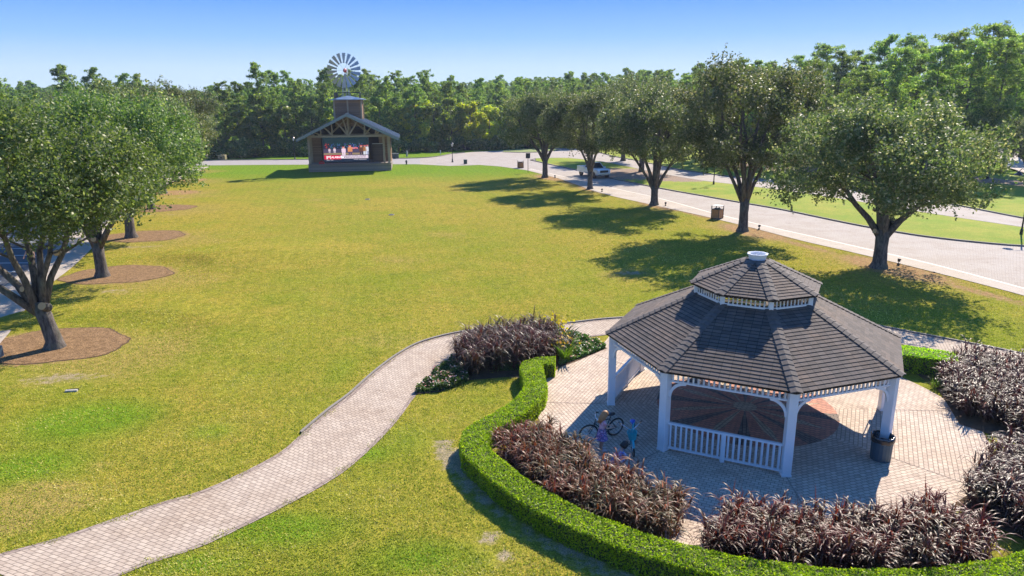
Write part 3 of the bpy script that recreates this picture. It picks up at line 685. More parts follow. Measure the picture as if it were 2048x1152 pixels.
def put(kind, loc, rz, sc, label, cat, group):
    nm = {'pine':'pine_tree','tallpine':'pine_tree','broad':'broadleaf_tree','yellow':'broadleaf_tree','shrub':'woodland_shrub'}[kind[:-1]]
    if kind not in protos:
        k = kind[:-1]; s = int(kind[-1])
        parts = pine_mesh(100+s, H=16+s, rad=3.2+.2*s, base=.12+.06*s) if k == 'pine' else \
                pine_mesh(140+s, H=20, rad=3.9, base=.34+.06*s, n=15000, leaf=.42, dense=1.2) if k == 'tallpine' else \
                broad_mesh(200+s, H=11+s) if k == 'broad' else broad_mesh(230+s, H=10+s, mat=YELL) if k == 'yellow' else shrub_mesh(260+s)
        protos[kind] = tree_thing(nm, label, cat, loc, rz, parts, group, sc)
        return protos[kind]
    return dup(protos[kind], loc, rz, label, sc, group)
def edge_y(x):                                              # front edge of the woods across the far road
    return np.interp(x, [-140,-90,-55,-12,4,30,60], [118,122,129,144,148,152,150])
def where(x):
    if x < -62: return 'at the far left behind the oaks'
    if x < -36: return 'between the left oaks and the stage'
    if x < -10: return 'behind the wooden stage'
    if x < 12: return 'right of the stage beyond the junction'
    return 'behind the right row of oaks'
GW = {'pine':'pines in the woods behind the far road','tallpine':'tall pines of the right-hand wood','broad':'green broadleaf trees in the woods behind the far road','yellow':'yellowing trees at the edge of the woods','shrub':'shrubs along the foot of the woods'}
def wood_tree(kind, x, y, sc):
    k = kind[:-1]
    lab = {'pine':'feathery green pine in the woods ','tallpine':'tall dark pine with open crown in the woods ','broad':'leafy green tree in the woods ','yellow':'yellow-green tree turning colour in the woods ','shrub':'dark shrub at the foot of the woods '}[k]+where(x)
    put(kind, (x, y), rw.uniform(0, 6.28), sc, lab, 'shrub' if k == 'shrub' else 'tree', GW[k]+' '+where(x))
x = -112.
while x < 36:                                               # shrubs
    wood_tree('shrub'+str(rw.randint(0, 1)), x, edge_y(x)+rw.uniform(.5, 2.5), rw.uniform(.8, 1.5)); x += rw.uniform(2.6, 3.8)
x = -112.
while x < 40:
    yy = 1 if -24 < x < 4 else 0
    kd = rw.choice(['yellow0','yellow1','broad0','yellow0']) if yy and rw.random() < .85 else rw.choice(['broad0','broad1','pine0','broad1'])
    wood_tree(kd, x, edge_y(x)+rw.uniform(3.5, 6), rw.uniform(.7, 1.0)*(1.12 if kd[0] == 'y' else 1) if not kd.startswith('pine') else rw.uniform(.6,.85)); x += rw.uniform(3.2, 4.8)
for row in range(2):
    x = -120.+row*2
    while x < 60:
        kd = rw.choice(['pine0','pine1','pine2','pine2','broad1']); s = rw.uniform(.64, .90)
        if -16 < x < 12: s *= .84
        wood_tree(kd, x, edge_y(x)+9+row*7+rw.uniform(-2, 2), s); x += rw.uniform(4.4, 6.5)
wood_tree('pine2', G(548,305)[0], edge_y(-40)+4, .92); wood_tree('pine1', -19, edge_y(-19)+3.5, .74)
# right-hand wood: tall pines
for (px, y, s) in [(1400,118,.78),(1470,112,.86),(1455,128,.9),(1530,108,.84),(1580,121,.96),(1610,104,.84),(1660,114,.98),(1700,100,.88),(1745,112,1.03),(1775,96,.9),(1815,106,1.02),(1850,92,.92),(1880,103,1.08),(1915,90,.95),(1945,100,1.1),(1975,88,.95),(2005,97,1.0),(1990,108,1.1),(2040,118,.95),(1690,124,1.05),(1800,122,1.1),(1530,135,1.),(1900,118,1.1),(1630,132,1.05),(1365,134,.82),(1500,124,.92),(2075,100,.9),(1740,100,.62),(1640,98,.6),(1860,112,.8),(1560,100,.62)]:
    dw = y*.966+2.7; xx = (px-1024)/1425.*dw
    wood_tree('tallpine'+str(rw.randint(0, 2)), xx, y, s*.86*rw.uniform(.92,1.06))
for (px, y, s) in [(1420,110,.8),(1500,104,.75),(1580,98,.7),(1650,108,.9),(1850,110,.9),(1700,106,.85),(1800,112,.9)]:
    xx = (px-1024)/1425.*(y*.966+2.7); wood_tree(rw.choice(['broad0','broad1']), xx, y, s)
# the far wood: one mass beyond what can be counted
rng = np.random.default_rng(5); pts = []
for y0 in np.arange(0, 300, 6.2):
    for xx in np.arange(-420, 460, 6.4):
        x_ = xx+rng.normal()*2; y_ = 172+y0+rng.normal()*2+max(0, (x_-30)*.1)
        if abs(x_) < .82*y_+20 and (x_ < 40 or y_ > 155): pts.append((x_, y_, 0))
pts = np.array(pts)
fm = bpy.data.meshes.new('far_woodland'); fm.vertices.add(len(pts)); fm.vertices.foreach_set('co', pts.astype(np.float32).ravel()); fm.update()
sa_ = fm.attributes.new('sz', 'FLOAT', 'POINT'); sa_.data.foreach_set('value', (rng.uniform(.62, .92, len(pts))*(1+.10*np.sin(pts[:,0]*.021+1)+.08*np.sin(pts[:,0]*.057+pts[:,1]*.02))).astype(np.float32))
fw = bpy.data.objects.new('far_woodland', fm); COL.objects.link(fw)
tag(fw, 'distant pine wood stretching to the horizon behind everything', 'woodland', kind='stuff')
fc = bpy.data.collections.new('far_wood_kinds')
for k in ('pine0','pine1','pine2','broad1'):
    for ch in protos[k].children:
        if ch.name.startswith('crown'): fc.objects.link(ch)
ng = bpy.data.node_groups.new('far_wood', 'GeometryNodeTree')
ng.interface.new_socket('Geometry', in_out='INPUT', socket_type='NodeSocketGeometry'); ng.interface.new_socket('Geometry', in_out='OUTPUT', socket_type='NodeSocketGeometry')
gi = ng.nodes.new('NodeGroupInput'); go = ng.nodes.new('NodeGroupOutput'); ip = ng.nodes.new('GeometryNodeInstanceOnPoints'); ci = ng.nodes.new('GeometryNodeCollectionInfo')
ci.inputs['Collection'].default_value = fc; ci.inputs['Separate Children'].default_value = True; ci.inputs['Reset Children'].default_value = True
m2p = ng.nodes.new('GeometryNodeMeshToPoints')
rv = ng.nodes.new('FunctionNodeRandomValue'); rv.data_type = 'FLOAT_VECTOR'; rv.inputs[0].default_value = (0,0,0); rv.inputs[1].default_value = (0,0,6.28)
na = ng.nodes.new('GeometryNodeInputNamedAttribute'); na.data_type = 'FLOAT'; na.inputs[0].default_value = 'sz'
ng.links.new(gi.outputs[0], m2p.inputs[0]); ng.links.new(m2p.outputs[0], ip.inputs['Points']); ng.links.new(ci.outputs[0], ip.inputs['Instance'])
ip.inputs['Pick Instance'].default_value = True; ng.links.new(rv.outputs[0], ip.inputs['Rotation'])
ng.links.new([o_ for o_ in na.outputs if o_.name == 'Attribute' and o_.enabled][0], ip.inputs['Scale']); ng.links.new(ip.outputs[0], go.inputs[0])
md = fw.modifiers.new('wood', 'NODES'); md.node_group = ng

# ------------------------------------------------------------------ hedges
HEDL = leaf_mat('hedge_leaves', (.17,.31,.010), (.42,.60,.018), (.58,.68,.05), .5, .5, .3, 1.2)
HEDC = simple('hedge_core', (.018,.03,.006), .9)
def hedge(name, label, CLn, wid, h, per_m=3600, seed=1, leaf=.052):
    rng = np.random.default_rng(seed); CLn = catmull(CLn, max(8, int(len(CLn)*8))); A, B = off(CLn, wid/2-.05), off(CLn, -(wid/2-.05))
    t = thing(name, label, 'hedge', (CLn[0][0], CLn[0][1], 0)); ox, oy = CLn[0]
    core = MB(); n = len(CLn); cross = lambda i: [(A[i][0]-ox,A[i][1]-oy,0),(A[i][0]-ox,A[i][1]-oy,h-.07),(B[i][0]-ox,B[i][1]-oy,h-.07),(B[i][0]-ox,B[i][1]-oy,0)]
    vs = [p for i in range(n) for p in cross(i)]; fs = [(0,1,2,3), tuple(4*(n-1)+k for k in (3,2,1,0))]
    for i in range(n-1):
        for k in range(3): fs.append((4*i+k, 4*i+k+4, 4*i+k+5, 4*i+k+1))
    core.add(vs, fs); core.build('solid_core', HEDC, t)  # solid dark green core under the leaf layer
    L = np.concatenate([[0], np.cumsum(np.hypot(*np.diff(CLn, axis=0).T))]); N_ = int(L[-1]*per_m)
    s = rng.uniform(0, L[-1], N_); T = np.gradient(CLn, axis=0); T /= np.hypot(*T.T)[:, None]
    cx = np.interp(s, L, CLn[:,0]); cy = np.interp(s, L, CLn[:,1]); tx = np.interp(s, L, T[:,0]); ty = np.interp(s, L, T[:,1])
    per = wid+2*h; q = rng.uniform(0, per, N_)
    u = np.where(q < h, -wid/2, np.where(q < h+wid, q-h-wid/2, wid/2)); z = np.where(q < h, q, np.where(q < h+wid, h, per-q))
    on = np.where(q < h, -1, np.where(q < h+wid, 0, 1)); nz = (on == 0)*1.
    e = int(N_*.03); ends = rng.integers(0, 2, e); s2 = np.where(ends == 0, 0, len(CLn)-1)
    # round the shoulders, lumps
    lump = .018*np.sin(s*3.1+z*5)+.012*np.sin(s*11+u*9)+rng.normal(size=N_)*.015-np.abs(rng.normal(size=N_))*.025
    rnd_ = np.clip((np.abs(u)/(wid/2))**6, 0, 1)*nz*.06
    u2 = u+on*lump-on*np.clip((z-(h-.12))/.12, 0, 1)**2*.05; z2 = np.clip(z+nz*(lump-rnd_), .0, 9)
    P = np.stack([cx-ty*u2-ox, cy+tx*u2-oy, z2], 1); o_ = np.stack([-ty*on, tx*on, nz], 1)
    i = s2; uu = rng.uniform(-wid/2, wid/2, e); zz = rng.uniform(0, h, e); sg = np.where(ends == 0, -1, 1)*(1+rng.normal(size=e)*.0)
    E = np.stack([CLn[i,0]-T[i,1]*uu+T[i,0]*sg*.03-ox, CLn[i,1]+T[i,0]*uu+T[i,1]*sg*.03-oy, zz], 1); eo = np.stack([T[i,0]*sg, T[i,1]*sg, zz*0], 1)
    P = np.vstack([P, E]); o_ = np.vstack([o_, eo]); V, F_ = quads(rng, P, leaf, o_+np.array([0,0,.3]), .62, .4)
    mesh_np('foliage', V, F_, HEDL, t, rnd=rng.uniform(0, 1, len(F_)))
    return t
arc = lambda r, a0, a1, n: [(GC[0]+r*math.cos(R(a)), GC[1]+r*math.sin(R(a))) for a in np.linspace(a0, a1, n)]
mp_ = lambda a, b_: tuple((np.array(G(*a, .72))+np.array(G(*b_, .72)))/2)
hc = [(1.62,26.0),(1.15,26.0),(.72,25.5)]+[mp_((1050,758),(1092,770)), mp_((1031,777),(1084,795)), mp_((985,812),(1052,822)), mp_((938,838),(978,862))]+arc(9.95, 203, 316, 26)
hedge('boxwood_hedge', 'long clipped green hedge curving round the gazebo plaza from front left', hc, .86, .60, seed=2)
hedge('boxwood_hedge', 'short straight clipped hedge behind the right corner of the gazebo roof', [(12.6,27.4),(14.6,26.75),(15.9,26.15),(17.0,25.6)], 1.15, .78, per_m=3000, seed=3)

# ------------------------------------------------------------------ purple fountain grass
PGR = leaf_mat('purple_grass', (.045,.070,.018), (.20,.050,.034), (.50,.34,.24), .38, .46, .42, .5, (1.6,.8,.6))  # palest blade colour, here and in the dark variant, paints in sheen and glints
PGD = leaf_mat('purple_grass_dark', (.035,.062,.020), (.15,.042,.042), (.44,.38,.28), .34, .46, .42, .5, (1.4,.8,.8))
def blades(rng, B0, az, L, droop, w0, el=1.1, seg=5):
    """arching blades: base B0 Nx3"""
    n = len(B0); d = np.stack([np.cos(az), np.sin(az), np.zeros(n)], 1); pts = []; e = el.copy() if hasattr(el, 'copy') else np.full(n, el)
    p = B0.copy()
    for k in range(seg+1):
        pts.append(p.copy()); st = (L/seg)[:, None]
        p = p+(d*np.cos(e)[:, None]+np.array([0,0,1])*np.sin(e)[:, None])*st; e = e-droop/seg*(.6+.8*k/seg)
    S = np.stack([-d[:,1], d[:,0], np.zeros(n)], 1); V = []
    for k in range(seg+1):
        wk = w0*(1-(k/seg)**1.6)*.5+.0015; V += [pts[k]-S*wk[:, None], pts[k]+S*wk[:, None]]
    V = np.stack(V, 1); m = 2*(seg+1); base = (np.arange(n)*m)[:, None]
    F_ = np.stack([base+np.array([[2*k, 2*k+1, 2*k+3, 2*k+2]]) for k in range(seg)], 1).reshape(-1, 4)
    return V.reshape(-1, 3), F_, seg
def grass_bed(name, label, inside, box, dens, hh, mat, seed, group='beds of purple fountain grass'):
    rng = np.random.default_rng(seed); x0, x1, y0, y1 = box; n = int((x1-x0)*(y1-y0)*dens)
    g_ = dens**-.5; gx_, gy_ = np.meshgrid(np.arange(x0, x1, g_), np.arange(y0, y1, g_)); P = np.stack([gx_.ravel(), gy_.ravel()], 1)+rng.uniform(-.42, .42, (gx_.size, 2))*g_; P = P[[bool(inside(*q)) for q in P]]
    B0 = []; AZ = []; LL = []; DR = []; W0 = []; EL = []; RN = []
    for (x, y) in P:
        h = hh(x, y) if callable(hh) else hh; h *= rng.uniform(.82, 1.12); cr = rng.uniform(0, 1)
        for s in range(7):
            a = rng.uniform(0, 6.283); ln = rng.uniform(.02, .28); sx, sy = x+math.cos(a)*ln*.5, y+math.sin(a)*ln*.5; hs = h*rng.uniform(.62, 1.0)
            k = 11; zz = hs*(.12+.80*np.arange(k)/k); tx_ = sx+math.cos(a)*ln*zz/hs; ty_ = sy+math.sin(a)*ln*zz/hs
            B0 += list(np.stack([tx_, ty_, zz], 1)); AZ += list(a*.0+rng.uniform(0, 6.283, k)); LL += list(rng.uniform(.42, .78, k)*h/1.05); DR += list(rng.uniform(1.9, 3.0, k)); W0 += list(rng.uniform(.028, .050, k)); EL += list(rng.uniform(.75, 1.25, k)); RN += list(np.clip(cr*.45+rng.uniform(0, .55, k), 0, 1))
            B0.append((sx+math.cos(a)*ln, sy+math.sin(a)*ln, hs*.85)); AZ.append(a); LL.append(h*rng.uniform(.2,.42)); DR.append(rng.uniform(0,.7)); W0.append(.018); EL.append(rng.uniform(1.2,1.5)); RN.append(rng.uniform(0,.9))
            # stem
            B0.append((sx, sy, 0)); AZ.append(a); LL.append(hs); DR.append(.1); W0.append(.02); EL.append(1.4); RN.append(.3)
    B0 = np.array(B0); V, F_, sg = blades(rng, B0, np.array(AZ), np.array(LL), np.array(DR), np.array(W0), np.array(EL))
    o = mesh_np(name, V, F_, mat, rnd=np.repeat(np.array(RN), sg)); return tag(o, label, 'ornamental grass', group, 'stuff')
def insec(r0, r1, a0, a1):
    def f(x, y):
        r_ = math.hypot(x-GC[0], y-GC[1]); a = math.degrees(math.atan2(y-GC[1], x-GC[0])) % 360
        return r0 < r_ < r1 and a0 < a < a1
    return f
def inpoly(poly):
    def f(x, y):
        c_ = False; j = len(poly)-1
        for i in range(len(poly)):
            if (poly[i][1] > y) != (poly[j][1] > y) and x < (poly[j][0]-poly[i][0])*(y-poly[i][1])/(poly[j][1]-poly[i][1])+poly[i][0]: c_ = not c_
            j = i
        return c_
    return f
grass_bed('purple_grass_bed', 'purple fountain grass bed beside the children and bicycles, inside the hedge', insec(7.3, 9.15, 200, 241), (-2,6,12,23), 7.0, .92, PGR, 1)
grass_bed('purple_grass_bed', 'purple fountain grass bed at the bottom right in front of the gazebo', insec(7.45, 9.15, 247, 290), (3,14,11,18), 7.0, .98, PGR, 2)
grass_bed('purple_grass_bed', 'purple fountain grass bed at the right edge right of the bin', insec(7.2, 9.1, 299, 331), (9,20,12,24), 7.0, 1.0, PGD, 3)
grass_bed('purple_grass_bed', 'purple fountain grass bed at right behind the paved gap, near the short hedge', inpoly([(15.0,21.9),(15.9,24.2),(16.5,25.6),(18.2,26.7),(20.6,24.2),(21,20.8),(16.0,20.6)]), (14,22,20,27), 7.0, 1.0, PGD, 4)
MOUND = [G(*q) for q in [(912,715),(960,690),(1040,682),(1110,682),(1135,712),(1100,728),(1046,742),(935,752)]]
grass_bed('purple_grass_bed', 'tall round mound of dark purple grass between path and hedge', inpoly(MOUND), (-5,6,24,34), 7., lambda x, y: 1.22, PGD, 5)

# bedding flowers and canna
GRN = leaf_mat('bedding_leaves', (.03,.07,.015), (.11,.19,.03), (.16,.25,.10), .35, .45, .5, 1.5)
PET = leaf_mat('petals', (.55,.10,.10), (.62,.50,.42), (.7,.66,.6), .2, .6, .3, 3.)
YPT = leaf_mat('yellow_petals', (.62,.42,.02), (.72,.55,.03), (.7,.3,.02), .3, .6, .3, 3.)
def bedding(label, poly, seed, h=.32, petals=PET, frac=.016):
    rng = np.random.default_rng(seed); f = inpoly(poly); a = np.array(poly); n = 30000
    P = np.stack([rng.uniform(a[:,0].min(), a[:,0].max(), n), rng.uniform(a[:,1].min(), a[:,1].max(), n)], 1); P = P[[f(*q) for q in P]]
    hb = h*(.65+.35*np.sin(P[:,0]*6.5)*np.cos(P[:,1]*5.9)); z = hb*rng.uniform(.1, 1.05, len(P))
    P3 = np.column_stack([P, z]); V, F_ = quads(rng, P3, .085, np.tile([0,0,1.], (len(P3),1)), .6, .4)
    o = mesh_np('bedding_plants', V, F_, GRN, rnd=rng.uniform(0, 1, len(F_))); tag(o, label, 'flower bed', kind='stuff')
    k = rng.choice(len(P), int(len(P)*frac)); Q = np.column_stack([P[k], hb[k]*1.08]); V, F_ = quads(rng, Q, .065, np.tile([0,0,1.], (len(Q),1)), 1., .7)
    mesh_np('blossom', V, F_, petals, o, rnd=rng.uniform(0, 1, len(F_)))['kind'] = 'stuff'
bedding('low green bedding plants with small pale flowers at the left foot of the grass mound', [G(*q) for q in [(830,787),(858,757),(905,718),(930,745),(938,762),(905,778),(870,784)]], 1)
bedding('low bedding flowers right of the yellow canna by the plaza', [G(*q) for q in [(1120,668),(1165,672),(1212,697),(1165,716),(1118,732)]], 2)
bedding('low green foliage strip in front of the grass mound beside the hedge', [G(*q) for q in [(985,744),(1045,742),(1050,722),(990,728)]], 3, .5, YPT, .01)
def strap_clump(name, label, cat, loc, seed, h=.9, n=46, w0=.09, mat=GRN, flowers=12):
    rng = np.random.default_rng(seed); t = thing(name, label, cat, loc); az = rng.uniform(0, 6.283, n); rr = rng.uniform(0, .28, n)
    B0 = np.stack([rr*np.cos(az), rr*np.sin(az), rng.uniform(0, .25, n)*h], 1)
    V, F_, sg = blades(rng, B0, az, rng.uniform(.6, 1.1, n)*h, rng.uniform(.5, 1.8, n), np.full(n, w0), rng.uniform(1.0, 1.45, n)); mesh_np('leaves', V, F_, mat, t, rnd=np.repeat(rng.uniform(0, .8, n), sg))
    if flowers:
        P = np.stack([rng.normal(size=flowers*6)*.26, rng.normal(size=flowers*6)*.26, rng.uniform(.75, 1.15, flowers*6)*h], 1); V, F_ = quads(rng, P, .12, None, .9); mesh_np('flowers', V, F_, YPT, t, rnd=rng.uniform(0, 1, len(F_)))
    return t
YG = leaf_mat('canna_leaves', (.07,.13,.015), (.20,.28,.03), (.3,.3,.04), .4, .4, .5, 1.)
strap_clump('canna_plant', 'yellow-flowered canna at the back right of the purple grass mound', 'flowering plant', G(1122,694), 5, 1.25, mat=YG)
strap_clump('canna_plant', 'broad-leaved canna with orange blooms beside the end of the hedge', 'flowering plant', G(1128,722), 6, 1.0, mat=YG, flowers=5)
strap_clump('spider_grass', 'small bright green tuft at the plaza edge right of the gazebo', 'plant', G(1873,775), 7, .35, 60, .03, YG, 0)
strap_clump('spider_grass', 'smaller bright green tuft just behind the plaza edge tuft', 'plant', G(1870,760), 8, .3, 50, .03, YG, 0)

# short turf blades over the near lawn
TURF = leaf_mat('turf_blades', (.23,.28,.03), (.445,.395,.075), (.64,.53,.20), .3, .8, .05, .6)
rng = np.random.default_rng(77); n = 520000
yy = 13+(rng.uniform(0, 1, n)**1.7)*62; xx = rng.uniform(-1, 1, n)*(yy*.80+2)
rr_ = np.hypot(xx-GC[0], yy-GC[1]); aa_ = np.degrees(np.arctan2(yy-GC[1], xx-GC[0])) % 360
PC_ = ((PU+PL)/2)[::5]; dp_ = np.min(np.hypot(xx[:, None]-PC_[None, :, 0], yy[:, None]-PC_[None, :, 1]), 1); wm_ = np.mean(np.hypot(*(PU-PL).T))/2
ok = (dp_ > wm_+.10) & ~((rr_ < 7.5) | ((rr_ < 10.55) & (aa_ > 196) & (aa_ < 340))) & ~((rr_ < 11) & ((aa_ > 340) | (aa_ < 150)))
gi_ = np.clip(np.searchsorted(xs, xx), 0, len(xs)-1); gj_ = np.clip(np.searchsorted(ys, yy), 0, len(ys)-1)
bare = np.clip(sand[gi_, gj_]*1.9-.35, 0, 1)+np.clip((mul[gi_, gj_]-.30)*5, 0, 1)+.45*np.clip(dry[gi_, gj_], 0, 1)+np.clip((yy-48)/26, 0, 1); ok &= rng.uniform(0, 1, n) > bare
for i_, (tx, ty) in enumerate(TREES_L[:4]):
    ox, oy = (.7, .5) if i_ else (-.3, .3); ok &= np.hypot((xx-tx-ox)/3.2, (yy-ty-oy)/2.4) > 1.02
ok &= xx > np.interp(yy, LE[:,1], LE[:,0])+.15; nb_ = np.array(NB); o_ = np.argsort(nb_[:,1]); ok &= xx < np.interp(yy, nb_[o_,1], nb_[o_,0])-.2
xx, yy = xx[ok], yy[ok]; m_ = len(xx); az = rng.uniform(0, 6.283, m_)
zz = Z[np.clip(np.searchsorted(xs, xx), 0, len(xs)-1), np.clip(np.searchsorted(ys, yy), 0, len(ys)-1)]
B0 = np.column_stack([xx, yy, zz-.005]); V, F_, sg = blades(rng, B0, az, rng.uniform(.03, .075, m_), rng.uniform(.2, 1.6, m_), rng.uniform(.012, .03, m_)*(1+yy/40), rng.uniform(.5, 1.4, m_), seg=1)
cl = np.clip(.5+.3*np.sin(xx*.9+np.sin(yy*.7)*2)*np.sin(yy*.8)+rng.normal(size=m_)*.22, 0, 1)
tf = mesh_np('lawn_grass', V, F_, TURF, rnd=cl); tag(tf, 'short yellow-green turf of the near lawn around the brick path', 'grass', kind='stuff')

# ------------------------------------------------------------------ gazebo
def shingle_mat():
    m, t, b, N, L = new_mat('shingles'); k = N.new('ShaderNodeTexBrick'); L.new(uvc(t), k.inputs['Vector'])
    k.inputs['Scale'].default_value = 1; k.inputs['Brick Width'].default_value = .27; k.inputs['Row Height'].default_value = .17
    k.inputs['Mortar Size'].default_value = .006; k.inputs['Color1'].default_value = (.135,.108,.092,1); k.inputs['Color2'].default_value = (.082,.066,.057,1); k.inputs['Mortar'].default_value = (.018,.015,.013,1)
    n = noise(t, objc(t), 1.1, 5, .7); n2 = noise(t, objc(t), 60, 2)
    c = mixc(t, k.outputs[0], (1.6,1.35,1.1), mapr(t, n, .45, .7, 0, .7), 'MULTIPLY'); c = mixc(t, c, (.6,.6,.6), mapr(t, n2, .4, .7, 0, .8), 'MULTIPLY')
    L.new(c, b.inputs['Base Color']); b.inputs['Roughness'].default_value = .85; b.inputs['Specular IOR Level'].default_value = .35
    bump(t, n2, b, .4, .01); return m
SHG = shingle_mat()
CAPM = simple('shingle_cap', (.105,.085,.072), .85, var=.45, scale=9)
gz = thing('gazebo', 'white octagonal gazebo with two-tier brown shingle roof on the brick plaza', 'gazebo', (GC[0], GC[1], 0), ROT0)
cs = lambda r, k, z, d=0.: (r*math.cos(R(45)*k+d), r*math.sin(R(45)*k+d), z)
def roof(name, r0, z0, r1, z1, rows):
    b = MB()
    for k in range(8):
        for i in range(rows):
            t0, t1 = i/rows, (i+1)/rows; ra, rb = r0+(r1-r0)*t0, r0+(r1-r0)*t1; za, zb = z0+(z1-z0)*t0, z0+(z1-z0)*t1
            A, B = cs(ra, k, za+.022), cs(ra, k+1, za+.022); C, D = cs(rb, k+1, zb+.006), cs(rb, k, zb+.006)
            wa, wb = ra*.7654, rb*.7654; o_ = .13*(i % 2)+k*.37; v = i*.17+.01
            b.add([A,B,C,D], [(0,1,2,3)], [[(-wa/2+o_, v),(wa/2+o_, v),(wb/2+o_, v+.155),(-wb/2+o_, v+.155)]])
            b.add([A,B,cs(ra, k+1, za),cs(ra, k, za)], [(0,3,2,1)], [[(0,0)]*4])
        b.add([cs(r0,k,z0),cs(r0,k+1,z0),cs(r0-.02,k+1,z0-.05),cs(r0-.02,k,z0-.05)], [(0,3,2,1)], [[(0,0)]*4])
        b.add([cs(r0-.02,k,z0-.05),cs(r0-.02,k+1,z0-.05),cs(r1,k+1,z1-.09),cs(r1,k,z1-.09)], [(0,3,2,1)], [[(0,0)]*4])
    o = b.build(name, SHG, gz)
    n = int(math.hypot(r0-r1, z1-z0)/.2)
    for k in range(8):
        h = MB()
        for i in range(n):
            t0, t1 = i/n, min(1, (i+1.5)/n); p0, p1 = Vector(cs(r0+(r1-r0)*t0, k, z0+(z1-z0)*t0+.055)), Vector(cs(r0+(r1-r0)*t1, k, z0+(z1-z0)*t1+.030))
            sd_ = Vector((-math.sin(R(45)*k), math.cos(R(45)*k), 0)); hw = .17; dz = Vector((0,0,-.040))
            q = [p0-sd_*hw+dz, p0, p0+sd_*hw+dz, p1+sd_*hw+dz, p1, p1-sd_*hw+dz]
            h.add([tuple(x) for x in q]+[tuple(x+Vector((0,0,-.03))) for x in q[:3]], [(0,1,4,5),(1,2,3,4),(0,6,7,1),(1,7,8,2)])
        h.build('hip_cap', CAPM, o)
    return o
roof('lower_roof', 4.885, 2.64, 1.80, 4.17, 23)
roof('upper_roof', 2.13, 4.46, .36, 5.27, 14)
b = MB(); b.m = 0                                                    # open octagonal collar on top
for k in range(8):
    a_, b2 = Vector(cs(.26,k,5.22)), Vector(cs(.26,k+1,5.22)); c2, d2 = Vector(cs(.31,k+1,5.45)), Vector(cs(.31,k,5.45))
    i1, i2 = Vector(cs(.23,k,5.22)), Vector(cs(.23,k+1,5.22)); i3, i4 = Vector(cs(.27,k+1,5.45)), Vector(cs(.27,k,5.45))
    b.add([tuple(x) for x in (a_,b2,c2,d2,i1,i2,i3,i4)], [(0,1,2,3),(4,7,6,5),(3,2,6,7)])
    b.bar(cs(.325,k,5.45), cs(.325,k+1,5.45), .03, .035)
b.build('roof_collar', WHITE, gz)
b = MB(); b.prism([cs(.37,k,0)[:2] for k in range(8)], 5.235, 5.27); b.build('collar_plug', SHG, gz)  # plug added to stop sun shining through the open roof top
PR = 4.62
for k in range(8):
    p = MB(); x, y, _ = cs(PR, k, 0); M = Matrix.Translation((x, y, 1.30)) @ Matrix.Rotation(R(45)*k, 4, 'Z'); p.box((0,0,0), (.25,.25,2.60), M=M)
    M2 = Matrix.Translation((x, y, .045)) @ Matrix.Rotation(R(45)*k, 4, 'Z'); p.box((0,0,0), (.275,.275,.09), M=M2)
    p.build('post', WHITE, gz, bevel=.012)
def side(k, r):
    a, b_ = Vector(cs(r, k, 0)), Vector(cs(r, k+1, 0)); d = (b_-a).normalized(); return a, b_, d
for k in range(8):
    a, b_, d = side(k, PR); f = MB(); a2, b2 = a+d*.13, b_-d*.13; up = Vector((0,0,1)); L = (b2-a2).length
    f.bar(a2+up*2.575, b2+up*2.575, .09, .06); f.bar(a2+up*2.30, b2+up*2.30, .09, .055)
    n = 22
    for i in range(n):
        q = a2+d*(L*(i+.5)/n); f.bar(q+up*2.32, q+up*2.55, .045, .075)
    f.build('frieze', WHITE, gz)
    for s_, (p0, dd) in enumerate(((a2, d), (b2, -d))):
        br = MB(); n = 8; pts = [(p0+dd*(.42*math.sin(t))+up*(2.28-.42*(1-math.cos(t)) if 0 else 2.28-.44*(1-math.sin(t)) if 0 else 0)) for t in (0,)]
        prev = None
        for i in range(n+1):
            t = math.pi/2*i/n; q = p0+dd*(.46-.46*math.cos(t))+up*(1.80+.46*math.sin(t))
            if prev is not None: br.bar(prev, q, .06, .085)
            prev = q
        br.build('bracket', WHITE, gz)
for k in (1, 7):                                                     # front and left railings
    a, b_, d = side(k, PR); a2, b2 = a+d*.13, b_-d*.13; L = (b2-a2).length; up = Vector((0,0,1)); rl = MB()
    rl.bar(a2+up*.93, b2+up*.93, .10, .06); rl.bar(a2+up*.13, b2+up*.13, .07, .06)
    m_ = (a2+b2)/2; rl.bar(m_+up*.0, m_+up*.91, .12, .12)
    for hf in (0, 1):
        s0 = a2 if not hf else m_+d*.06; L2 = L/2-.06
        for i in range(10): q = s0+d*(L2*(i+.5)/10); rl.bar(q+up*.15, q+up*.91, .045, .095)
    rl.build('railing', WHITE, gz)
b = MB()
for k in range(8):
    up = Vector((0,0,1)); a, b_, d = side(k, 1.92); b.bar(a+up*4.42, b_+up*4.42, .05, .08); b.bar(a+up*4.13, b_+up*4.13, .05, .06); L = (b_-a).length
    for i in range(11): q = a+d*(L*(i+.5)/11); b.bar(q+up*4.14, q+up*4.40, .03, .075)
    b.bar(a+up*4.06, a+up*4.44, .12, .12)
b.build('cupola_frieze', WHITE, gz)
b = MB()                                                             # rafters and centre ring
for k in range(8):
    b.bar(cs(4.7, k, 2.60), cs(1.9, k, 3.99), .05, .13); a, b_, d = side(k, PR); m_ = (a+b_)/2; b.bar((m_.x, m_.y, 2.62), (m_.x*.42, m_.y*.42, 3.95), .05, .12)
    b.bar(cs(1.95, k, 4.0), cs(1.95, k+1, 4.0), .06, .14)
b.build('rafter_frame', WHITE, gz)
bx = MB(); x, y, _ = cs(PR-.2, 4, 0); bx.box((x, y, 1.0), (.10,.16,.22)); bx.tube([(x+.08,y,1.1),(x+.08,y,2.5)], .02, 6); bx.build('outlet_box', simple('galvanised', (.35,.36,.38), .45, .6), gz)

